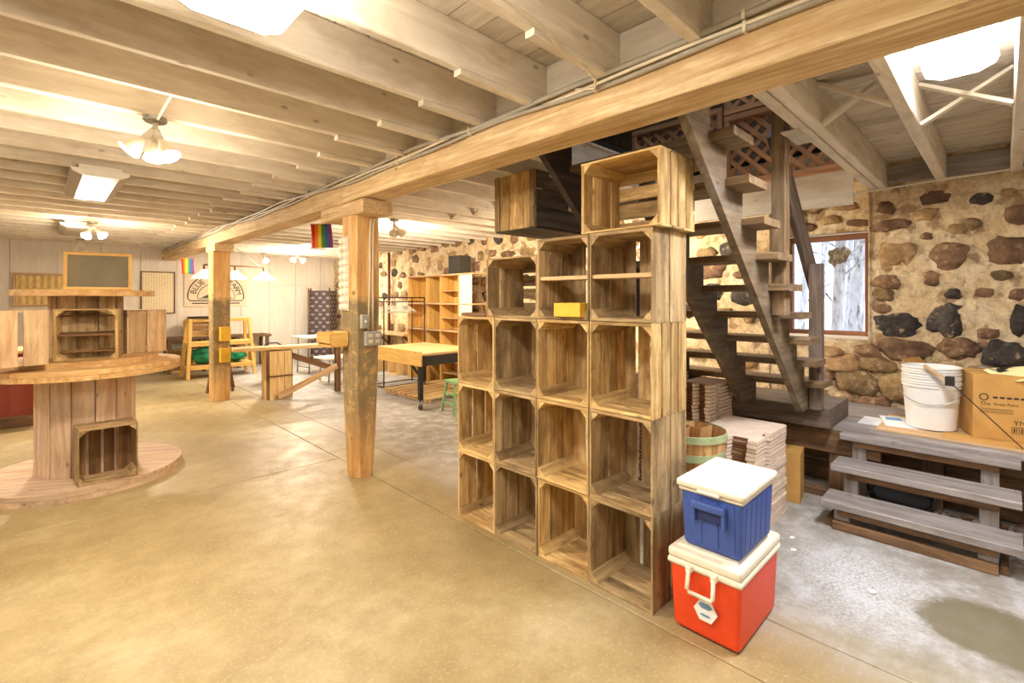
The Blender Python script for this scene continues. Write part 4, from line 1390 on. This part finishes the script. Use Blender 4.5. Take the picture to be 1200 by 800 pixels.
def flag(label, x, y, z, w, h, rz):
    t = thing('rainbow_flag', label, 'flag', (x, y, z), rz, 'hanging rainbow flags')
    cs = ['f_red', 'f_orange', 'f_yellow', 'f_green', 'f_blue', 'f_violet']
    n = 24
    for i, c in enumerate(cs):
        vs, fs = [], []
        for k in range(5):
            u = w * (i + k / 4) / 6
            for j in range(9):
                v = h * j / 8
                wob = .012 * math.sin(u * 20 + v * 9)
                vs.append((u + .06 * w * j / 8, wob, -v))
        for k in range(4):
            for j in range(8):
                a = k * 9 + j; fs.append((a, a + 1, a + 10, a + 9))
        o = part('stripe', t, vs, fs, M[c], True)
        o.modifiers.new('s', 'SOLIDIFY').thickness = .003
    tube('rod', t, [(-.02, 0, .004), (w + .02, 0, .004)], .006, M['tan_board'], 6)
    for u in (0, w): tube('hanging_string', t, [(u, 0, .004), (u, 0, 2.5 - z)], .0015, M['cable_w'], 4)


flag('rainbow flag hanging left of the near post', 2.50, 6.222, 2.45, .28, .30, -.88)
flag('small rainbow flag hanging left of the far post', 1.60, 9.0, 2.13, .2, .24, -.75)

# ------------------------------------------------------------------ spool display
spx, spy = .305, 5.47


def disc(t, nm, r, z0, z1, mat, boards, ang):
    """round disc made of parallel boards"""
    ca = Matrix.Rotation(ang, 4, 'Z')
    w = 2 * r / boards
    for k in range(boards):
        a, b = -r + k * w + .002, -r + (k + 1) * w - .002
        m = 10
        top, bot = [], []
        ya, yb = a, b
        pr = []
        for i in range(m + 1):
            yy = a + (b - a) * i / m
            pr.append((math.sqrt(max(r * r - yy * yy, 1e-5)), yy))
        poly = pr + [(-p, q) for p, q in reversed(pr)]
        o = prism(nm, t, poly, 2, z0, z1, mat)
        o.matrix_local = ca


def drum(t, r, z0, z1, mat, n, nm='stave'):
    w = 2 * r * math.tan(math.pi / n) * .97
    for k in range(n):
        a = 2 * math.pi * k / n + .1
        ca, sa = math.cos(a), math.sin(a)
        strut(nm, t, (r * ca, r * sa, z0), (r * ca, r * sa, z1), w, .03, mat, up=(ca, sa, 0))


s1 = thing('cable_spool', 'large wooden cable spool table at the left', 'spool table', (spx, spy, 0))
disc(s1, 'base_board', .665, .0, .038, M['spool'], 6, .6)
disc(s1, 'base_board', .665, .040, .078, M['spool'], 6, -.5)
drum(s1, .305, .08, .885, M['spool'], 14)
disc(s1, 'top_board', .655, .887, .925, M['spool_top'], 6, .9)
disc(s1, 'top_board', .655, .927, .965, M['spool_top'], 6, -.3)
s2 = thing('cable_spool', 'smaller wooden cable spool standing on the large spool table', 'spool table', (spx, spy, .966))
disc(s2, 'base_board', .49, .0, .048, M['spool_top'], 5, -.4)
drum(s2, .22, .05, .555, M['crate_grey'], 11)
disc(s2, 'top_board', .465, .557, .605, M['spool_top'], 6, -.5)

# view direction from spool to camera, used to face the crates outwards
fa = math.atan2(-spy, -spx)          # towards the camera


def around(r, a): return (spx + r * math.cos(a), spy + r * math.sin(a))


x_, y_ = .335, 4.80
crate('grey crate standing open on the base of the large spool', .40, 4.89, .079, False, rz=math.radians(92), W=.365, H=.43, D=.24, mat='crate_grey', sides=(1, 2), back=4, group='crates on the spool', seed=61, back_mat='crate_brown')
crate('open crate with a shelf on the upper spool, facing the view', .275, 5.03, 1.0155, True, rz=math.radians(78), W=.405, H=.385, D=.19, mat='crate', sides=(2, 2), back=3, group='crates on the spool', seed=62, back_mat='crate_brown')
sh = plank('shelf_board', None, (-.18, .18), (-.06, .06), (-.008, .008), M['brown_board'])
sh.location = (.293, 5.12, 1.215); sh.rotation_euler = (0, 0, math.radians(-12))
tag(sh, 'brown shelf board across the middle of the crate on the upper spool', 'board')
crate('pale crate on the upper spool turned to the left, slats showing', -.15, 5.23, 1.0155, False, rz=math.radians(-78), W=.30, H=.40, D=.32, mat='crate_pale', sides=(2, 2), back=2, group='crates on the spool', seed=63)
crate('pale crate on the upper spool turned to the right, slats showing', .83, 5.62, 1.0155, False, rz=math.radians(-168), W=.30, H=.385, D=.30, mat='crate_pale', sides=(2, 2), back=2, group='crates on the spool', seed=64)
bd = thing('chalkboard', 'blank chalkboard in a wooden frame standing on the upper spool', 'chalkboard', (.36, 5.2, 1.573), math.radians(-8))
plank('slate', bd, (-.19, .19), (-.006, .006), (.02, .285), M['board_green'])
for a, b, c, d in ((-.215, .215, 0, .022), (-.215, .215, .283, .305), (-.215, -.19, .022, .283), (.19, .215, .022, .283)):
    plank('frame', bd, (a, b), (-.013, .013), (c, d), M['brown_board'] if False else M['yellow_wood'])
bd.rotation_euler = (-.12, 0, math.radians(-8))

# red counter behind the spool
rc = thing('counter', 'red corrugated metal fronted counter behind the spool table', 'counter', (-1.3, 8.1, 0))
vs, fs = [], []
n = 90
for i in range(n + 1):
    xx = -1.3 + 2.75 * i / n
    for z_ in (.13, .86):
        vs.append((xx, -.012 * abs(math.sin(i * math.pi / 6)) - .005, z_))
for i in range(n): fs.append((2 * i, 2 * i + 2, 2 * i + 3, 2 * i + 1))
part('metal_panel', rc, vs, fs, M['red_metal'])
plank('base_rail', rc, (-1.3, 1.45), (-.03, .02), (0, .13), M['brown_old'])
plank('counter_top', rc, (-1.35, 1.5), (-.06, .6), (.86, .90), M['tan_board'])
plank('back_panel', rc, (-1.3, 1.45), (.5, .52), (0, .86), M['brown_old'])

# ------------------------------------------------------------------ back wall furniture
w2 = struct(thing('window_2', None, None, (.14, Y1, 1.36)))
plank('window_frame', w2, (-.45, .45), (-.03, 0), (.56, .60), M['tan_board'])
plank('window_frame', w2, (-.45, .45), (-.03, 0), (0, .04), M['tan_board'])
for s in (-1, 1): plank('window_frame', w2, (sorted((s * .45, s * .41))), (-.03, 0), (.04, .56), M['tan_board'])
vs, fs = [], []
for i in range(61):
    xx = -.40 + .80 * i / 60
    for z_ in (.04, .555): vs.append((xx, -.016 + .008 * math.sin(i * .9), z_))
for i in range(60): fs.append((2 * i, 2 * i + 2, 2 * i + 3, 2 * i + 1))
part('curtain', w2, vs, fs, M['curtain'], True)
d1 = struct(thing('door_1', None, None, (-.95, Y1, 0)))
plank('door_leaf', d1, (-.4, .4), (-.03, -.005), (0, 2.05), M['panel'])
plank('door_casing', d1, (.40, .47), (-.035, 0), (0, 2.12), M['brown_board'])
plank('door_casing', d1, (-.47, -.40), (-.035, 0), (0, 2.12), M['brown_board'])
plank('door_casing', d1, (-.40, .40), (-.035, 0), (2.05, 2.12), M['brown_board'])

po = thing('framed_poster', 'framed poster of fine text on the white back wall', 'poster', (1.78, Y1 - .001, 1.19))
plank('print', po, (-.27, .27), (-.012, -.002), (.02, .85), M['poster'])
for a, b, c, d in ((-.29, .29, 0, .022), (-.29, .29, .848, .87), (-.29, -.268, .022, .848), (.268, .29, .022, .848)):
    plank('frame', po, (a, b), (-.024, 0), (c, d), M['brown_board'])

sg = thing('farm_sign', 'cream sign lettered BLUE and FARM around an arch on the back wall', 'sign', (2.83, Y1 - .001, 1.33))
plank('board', sg, (-.6, .6), (-.022, 0), (0, .77), M['sign'])
# arch outline
def arc(rx, rz, cz, n=28, a0=0, a1=math.pi): return [(rx * math.cos(a0 + (a1 - a0) * i / n), -.026, cz + rz * math.sin(a0 + (a1 - a0) * i / n)) for i in range(n + 1)]
tube('arch_outline', sg, arc(.54, .50, .22) + [(-.54, -.026, .18), (-.50, -.026, .13), (.50, -.026, .13), (.54, -.026, .18)], .010, M['ink'], 6, True)
tube('arch_outline', sg, arc(.36, .31, .20) + [(.36, -.026, .17), (-.36, -.026, .17)][::-1], .006, M['ink'], 6, True)
hl = [(-.3, .19)] + [(-.3 + .6 * i / 12, .19 + .11 * math.sin(math.pi * i / 12)) for i in range(1, 12)] + [(.3, .19)]
prism('hill_shape', sg, hl, 1, -.026, -.022, M['hill'])
plank('caption_bar', sg, (-.46, -.16), (-.026, -.022), (.062, .085), M['ink'])
plank('caption_bar', sg, (.16, .46), (-.026, -.022), (.062, .085), M['ink'])
for word, a0, a1 in (('BLUE', 172, 122), ('FARM', 58, 8)):
    for i, ch in enumerate(word):
        a = math.radians(a0 + (a1 - a0) * (i + .5) / 4)
        px, pz = .445 * math.cos(a), .22 + .395 * math.sin(a)
        m = Matrix.Translation((px, -.024, pz)) @ Matrix.Rotation(math.radians(90), 4, 'X') @ Matrix.Rotation(a - math.pi / 2, 4, 'Z') @ Matrix.Translation((0, -.05, 0))
        text('letter', sg, ch, .16, M['ink'], m, .002, 'CENTER')

# yellow A-frame shelf
ys_ = thing('yellow_shelf', 'yellow wooden shelf unit with splayed ends by the back wall', 'shelf', (2.56, 10.85, 0))
for s in (-1, 1):
    for dy0, dy1 in ((-.28, -.14), (.28, .14)):
        strut('leg', ys_, (s * .57, dy0, 0), (s * .50, dy1, 1.12), .06, .05, M['yellow_wood'], up=(0, 1, 0))
    plank('end_rail', ys_, (s * .53 - .02, s * .53 + .02), (-.2, .2), (.60, .66), M['yellow_wood'])
    plank('end_rail', ys_, (s * .55 - .02, s * .55 + .02), (-.25, .25), (.16, .22), M['yellow_wood'])
for z_, d in ((.17, .26), (.60, .20)):
    for k in range(3):
        w = d * 2 / 3
        plank('shelf_board', ys_, (-.56, .56), (-d + k * w + .006, -d + (k + 1) * w - .006), (z_ + .051, z_ + .072), M['yellow_wood'])
    plank('front_rail', ys_, (-.54, .54), (-d - .03, -d - .005), (z_, z_ + .075), M['yellow_wood'])
plank('top_rail', ys_, (-.5, .5), (-.16, -.12), (1.06, 1.12), M['yellow_wood'])
plank('top_rail', ys_, (-.5, .5), (.12, .16), (1.06, 1.12), M['yellow_wood'])


def lump(name, label, cat, loc, sx, sy, sz, mat, seed, sub=4, amp=.35):
    bm = bmesh.new(); bmesh.ops.create_icosphere(bm, subdivisions=sub, radius=1)
    for v in bm.verts:
        c = v.co.copy()
        k = 1 + amp * noise.noise(c * 1.7 + Vector((seed, 0, 0))) + amp * .4 * noise.noise(c * 5 + Vector((0, seed, 0)))
        v.co = Vector((c.x * sx * k, c.y * sy * k, max(-.98, c.z) * sz * k))
    mz = min(v.co.z for v in bm.verts)
    for v in bm.verts: v.co.z = max(v.co.z - mz - .04 * sz, 0)
    me = bpy.data.meshes.new(name); bm.to_mesh(me); bm.free(); me.materials.append(mat)
    me.polygons.foreach_set('use_smooth', [True] * len(me.polygons))
    o = link(name, me); o.location = loc
    return tag(o, label, cat)


lump('tarpaulin', 'crumpled green tarpaulin heap on the lower shelf of the yellow unit', 'tarpaulin', (2.36, 10.85, .243), .32, .22, .16, M['tarp'], 3)
lump('tarpaulin', 'small green tarpaulin bundle at the right end of the yellow unit', 'tarpaulin', (2.86, 10.82, .243), .16, .2, .10, M['tarp'], 8)
tr = lathe('round_tray', None, [(.001, 0), (.2, 0), (.22, .03), (.225, .03), (.205, -.006), (.001, -.006)], M['silver_grey'], 28, (2.25, 10.85, 1.128), cap=False)
tag(tr, 'dark round tray on top of the yellow shelf unit', 'tray')

db = thing('work_bench', 'long dark topped bench against the back wall', 'bench', (2.78, 11.85, 0))
plank('bench_top', db, (-.98, 1.0), (-.26, .28), (.66, .71), M['brown_old'])
for a in (-.9, -.3, .35, .92):
    for yy in (-.22, .2): plank('leg', db, (a - .03, a + .03), (yy - .03, yy + .03), (0, .659), M['brown_old'])
for k, a in enumerate((-.72, -.30, .12, .55)):
    crate(['pale', 'second', 'third', 'rightmost'][k] + ' crate standing under the dark back bench', 2.78 + a, 11.75, .002, False, rz=math.radians(90), W=.34, H=.46, D=.3, mat='pine', sides=(2, 2), back=3, group='crates under the back bench', seed=80 + k)
crate('pale crate on the dark bench behind the yellow unit', 2.42, 11.80, .712, True, rz=math.radians(90), W=.34, H=.46, D=.28, mat='pine', sides=(3, 3), back=3, group='crates under the back bench', seed=90)

# stool behind the far post
so = thing('stool', 'dark wooden stool behind the far post', 'stool', (2.15, 9.0, 0))
lathe('seat', so, [(.001, .62), (.17, .62), (.18, .64), (.17, .66), (.001, .66)], M['brown_board'], 24, cap=False)
for a in range(4):
    an = a * math.pi / 2 + .5
    strut('leg', so, (.25 * math.cos(an), .25 * math.sin(an), 0), (.12 * math.cos(an), .12 * math.sin(an), .62), .035, .035, M['brown_board'], up=(math.cos(an), math.sin(an), 0))
for a in range(4):
    a0, a1 = a * math.pi / 2 + .5, (a + 1) * math.pi / 2 + .5
    strut('stretcher', so, (.2 * math.cos(a0), .2 * math.sin(a0), .22), (.2 * math.cos(a1), .2 * math.sin(a1), .22), .02, .02, M['brown_board'])

# long plank counter on a crate pedestal
lc = thing('plank_counter', 'long pale plank counter on a slatted pedestal between the posts', 'counter', (2.75, 7.72, 0))
strut('counter_plank', lc, (-.72, .18, .755), (.80, -.08, .755), .30, .05, M['pine'])
for k in range(3):
    plank('pedestal_slat', lc, (-.30 + k * .105, -.20 + k * .105), (-.14, -.125), (0, .72), M['pine'])
    plank('pedestal_slat', lc, (-.30 + k * .105, -.20 + k * .105), (.20, .215), (0, .72), M['pine'])
for k in range(3):
    for xx in (-.315, .015):
        plank('pedestal_slat', lc, (xx, xx + .013), (-.124 + k * .108, -.024 + k * .108), (0, .72), M['brown_board'] if k == 0 else M['pine'])
plank('pedestal_band', lc, (-.31, .03), (-.155, -.141), (.34, .36), M['brown_board'])
strut('brace', lc, (-.20, -.19, .05), (.70, -.19, .42), .03, .09, M['tan_board'])
strut('brace', lc, (-.02, .03, .66), (.72, .0, .36), .03, .09, M['brown_board'])
plank('leg', lc, (.70, .78), (-.16, -.08), (0, .725), M['brown_board'])

# white tub with dark handle behind the counter
tb = thing('white_tub', 'white lidded tub with a black handle behind the plank counter', 'tub', (3.05, 9.3, .0))
lathe('body', tb, [(.16, 0), (.19, .58), (.2, .6), (.19, .64), (.001, .66)], M['bucket'], 24)
tube('handle', tb, [(-.14, 0, .66), (-.07, 0, .70), (.07, 0, .70), (.14, 0, .66)], .014, M['black'], 8)

# white folding tables
for (lab, x_, y_, L_, W_, rz, z_) in (('white folding table in front of the woven screen', 4.25, 10.0, 1.0, .6, 0.1, .74), ('lower white table just behind the near post', 4.0, 8.6, .8, .5, 0.0, .45)):
    ft = thing('folding_table', lab, 'table', (x_, y_, 0), rz)
    rbox('table_top', ft, (-L_ / 2, L_ / 2), (-W_ / 2, W_ / 2), (z_ - .035, z_), M['white_plastic'], .008, 2)
    for s in (-1, 1):
        for q in (-1, 1):
            tube('leg', ft, [(s * (L_ / 2 - .1), q * (W_ / 2 - .06), 0), (s * (L_ / 2 - .12), q * (W_ / 2 - .06), z_ - .035)], .014, M['steel'], 8)
        tube('leg_bar', ft, [(s * (L_ / 2 - .105), -(W_ / 2 - .06), .12), (s * (L_ / 2 - .105), (W_ / 2 - .06), .12)], .010, M['steel'], 8)

# dark woven folding screen in the corner
scn = thing('folding_screen', 'dark woven folding screen standing in the back corner', 'folding screen', (4.75, 11.55, 0))
for k, (pa, pb_) in enumerate((((-.10, .15), (.02, .32)), ((.02, .30), (.36, .02)), ((.36, .02), (.66, .32)))):
    a, b = Vector((pa[0], pa[1], 0)), Vector((pb_[0], pb_[1], 0))
    d = (b - a); L = d.length
    p = part('screen_panel', scn, [], [], M['woven'])
    q = bpy.data.objects[p.name]
    bpy.data.objects.remove(q)
    pn = strut('screen_panel', scn, a + Vector((0, 0, .87)), b + Vector((0, 0, .87)), .018, 1.66, M['woven'])
    for e in (a, b): strut('stile', scn, e + Vector((0, 0, .0)), e + Vector((0, 0, 1.76)), .03, .03, M['brown_old'])
    nr = 16
    for r in range(nr):
        for c in range(5):
            if (r + c) % 2: continue
            f0, f1 = (c + .08) / 5, (c + .92) / 5
            n_ = Vector((d.y, -d.x, 0)).normalized() * .012
            zz = .12 + r * .1
            strut('woven_strip', pn if False else scn, a + d * f0 + n_ + Vector((0, 0, zz)), a + d * f1 + n_ + Vector((0, 0, zz)), .006, .055, M['woven_light'])

# rusty pipe on the stone wall
tag(tube('pipe', None, [(5.42, 9.3, 0), (5.42, 9.3, 2.5)], .03, M['rust'], 10), 'rusty vertical pipe in front of the far stone wall', 'pipe')
tag(tube('pipe', None, [(5.42, 1.8, 2.47), (5.40, .9, 2.475), (5.41, .35, 2.50), (5.40, -.6, 2.515), (5.40, -1.6, 2.52)], .008, M['white_metal'], 6), 'thin white cable along the top of the stone wall', 'cable')

# crate shelving against the stone wall
su = thing('shelving_unit', 'yellow pine shelving of stacked boxes against the stone wall', 'shelf', (5.2, 7.0, 0))
for z_ in (.42, .93, 1.40, 1.90):
    plank('shelf_board', su, (-.17, .17), (-.98, 1.02), (z_, z_ + .025), M['tan_board'])
for k, (ya, yb_) in enumerate(((.35, .98), (-.58, -.05))):
    for r, z_ in enumerate((0.0, .447, .957, 1.427)):
        h = (.418, .481, .441, .471)[r]
        for q in (ya + .009, yb_ - .009):
            plank('box_side', su, (-.15, .15), (q - .009, q + .009), (z_ + .001, z_ + h), M['yellow_wood'])
        n_ = 3
        for q in range(n_):
            w_ = (yb_ - ya - .04) / n_
            plank('box_back', su, (.135, .15), (ya + .02 + q * w_, ya + .02 + (q + 1) * w_ - .006), (z_ + .001, z_ + h), M['yellow_wood'])
        if k == 1: plank('box_shelf', su, (-.12, .13), (ya + .02, yb_ - .02), (z_ + .2, z_ + .215), M['tan_board'])
tag(rbox('loudspeaker', None, (5.06, 5.32), (6.42, 6.72), (1.926, 2.235), M['silver_grey'], .012, 2), 'dusty black loudspeaker on top of the pine shelving', 'loudspeaker')
ls = bpy.data.objects['loudspeaker']
part('grille', ls, [(5.058, 6.44, 1.945), (5.058, 6.70, 1.945), (5.058, 6.70, 2.215), (5.058, 6.44, 2.215), (5.054, 6.45, 1.955), (5.054, 6.69, 1.955), (5.054, 6.69, 2.205), (5.054, 6.45, 2.205)], [(0, 1, 5, 4), (1, 2, 6, 5), (2, 3, 7, 6), (3, 0, 4, 7), (4, 5, 6, 7)], M['ink'])
lw = thing('wall_shelf', 'long pale board shelf on brackets beyond the clothes rack', 'shelf', (5.2, 8.9, .78))
plank('shelf_board', lw, (-.2, .25), (-.85, 1.3), (0, .03), M['tan_board'])
for y in (-.7, .3, 1.1):
    strut('bracket', lw, (.25, y, -.3), (-.12, y, -.005), .04, .04, M['brown_board'])
for k in range(2):
    crate('pale crate on the floor under the long wall shelf, %s' % ('nearer the rack' if k == 0 else 'farther back'), 5.02, 8.5 + k * .8, .002, False, W=.34, H=.46, D=.3, mat='pine', sides=(2, 2), back=3, group='crates by the stone wall', seed=95 + k)
for k in range(3): plank('white_panel', su, (-.16, -.145), (-.93 + k * .108, -.93 + k * .108 + .102), (.96, 1.895), M['white_plastic'])

# clothes rack and hangers
rk = thing('clothes_rack', 'thin black clothes rack in front of the stone wall', 'clothes rack', (4.5, 7.4, 0))
for x_ in (-.40, .40):
    for y_ in (-.2, .2): tube('upright', rk, [(x_, y_, 0), (x_, y_, 1.52)], .011, M['black'], 6)
    for z_ in (.03, 1.52): tube('cross_bar', rk, [(x_, -.2, z_), (x_, .2, z_)], .009, M['black'], 6)
for y_ in (-.2, .2):
    for z_ in (.03, 1.52): tube('rail', rk, [(-.40, y_, z_), (.40, y_, z_)], .010, M['black'], 6)
tube('rail', rk, [(-.40, 0, 1.45), (.40, 0, 1.45)], .010, M['black'], 6)
for z_ in (1.45,):
    for x_ in (-.4, .4): tube('cross_bar', rk, [(x_, -.2, z_), (x_, .2, z_)], .009, M['black'], 6)
for k in range(9):
    h = thing('hanger', 'white wire hanger bunched on the black clothes rack', 'hanger', (4.22 + k * .055, 7.4, 1.445), .35 + .1 * math.sin(k * 2), 'hangers on the rack')
    tube('hook', h, [(0, .02, .0), (0, .015, .022), (0, -.01, .026), (0, -.022, .01), (0, -.01, -.03), (0, 0, -.06)], .004, M['white_metal'], 5)
    tube('frame', h, [(0, 0, -.06), (0, -.2, -.16), (0, -.2, -.175), (0, .2, -.175), (0, .2, -.16)], .006, M['white_metal'], 5, True)

# slatted table with yellow side board
tt = thing('slatted_table', 'slatted work table with a yellow side board and black legs', 'table', (4.15, 6.15, 0))
for k in range(11):
    ya = -.70 + k * .13
    plank('top_slat', tt, (-.50, .52), (ya, ya + .115), (.735, .765), M['pine'])
plank('side_board', tt, (-.535, -.505), (-.74, .76), (.60, .80), M['yellow_wood'])
plank('side_board', tt, (.525, .55), (-.74, .76), (.62, .765), M['yellow_wood'])
for y_ in (-.72, .70):
    plank('rail', tt, (-.50, .52), (y_, y_ + .03), (.60, .73), M['black'])
for x_ in (-.50, .44):
    for y_ in (-.68, .62):
        lg = plank('leg', tt, (x_, x_ + .06), (y_, y_ + .06), (.12, .60), M['black'])
        tube('ferrule', tt, [(x_ + .03, y_ + .03, .14), (x_ + .03, y_ + .03, .07)], .032, M['steel'], 10)
        o = lathe('caster', tt, [(.001, -.015), (.034, -.015), (.036, 0), (.034, .015), (.001, .015)], M['silver_grey'], 14, (x_ + .03, y_ + .03, .036), cap=False, direction=(1, 0, 0))
strut('brace', tt, (-.46, -.40, .60), (-.46, -.62, .45), .03, .03, M['black'], up=(1, 0, 0))
strut('brace', tt, (.3, -.69, .60), (.46, -.66, .35), .03, .03, M['pine'], up=(0, 1, 0))

# pallet slats on the floor beneath the table
pl = thing('floor_pallet', 'low slatted pallet on the floor beneath the slatted table', 'pallet', (4.5, 6.4, 0))
for k in range(9):
    plank('slat', pl, (-.55, .6), (-.62 + k * .14, -.55 + k * .14), (.055, .075), M['pine'])
for x_ in (-.5, 0, .5): plank('runner', pl, (x_, x_ + .05), (-.62, .57), (0, .054), M['tan_board'])

# green chair peeking out beside the crates
gc = thing('green_stool', 'small green painted step stool just left of the crate wall', 'stool', (4.02, 5.05, 0), -.2)
for s in (-1, 1):
    for q in (-1, 1):
        strut('leg', gc, (s * .2, q * .18, 0), (s * .15, q * .12, .40), .03, .03, M['green_paint'], up=(0, 1, 0))
    for z_ in (.13, .26): strut('rung', gc, (s * .18, -.15, z_), (s * .18, .15, z_), .025, .02, M['green_paint'])
plank('seat', gc, (-.18, .18), (-.16, .16), (.40, .425), M['green_paint'])
for q in (-1, 1): strut('rung', gc, (-.17, q * .15, .2), (.17, q * .15, .2), .025, .02, M['green_paint'])
# white shard scraps on the floor
for (x_, y_, lab) in ((3.38, .93, 'pale scrap on the floor beside the coolers'), (3.22, .88, 'second pale scrap on the floor nearer the coolers'), (3.05, .47, 'tiny white chip in the middle of the grey floor')):
    vs = [(.035, 0, .002), (.01, .02, .004), (-.03, .012, .002), (-.02, -.014, .005), (.01, -.018, .002)]
    tag(part('scrap', None, [(x_ + a * .8, y_ + b * .8, c - .0015) for a, b, c in vs] + [(x_ + a * .8, y_ + b * .8, c + .002) for a, b, c in vs], [(4, 3, 2, 1, 0), (5, 6, 7, 8, 9)] + [(i, (i + 1) % 5, 5 + (i + 1) % 5, 5 + i) for i in range(5)], M['paper']), lab, 'scrap')
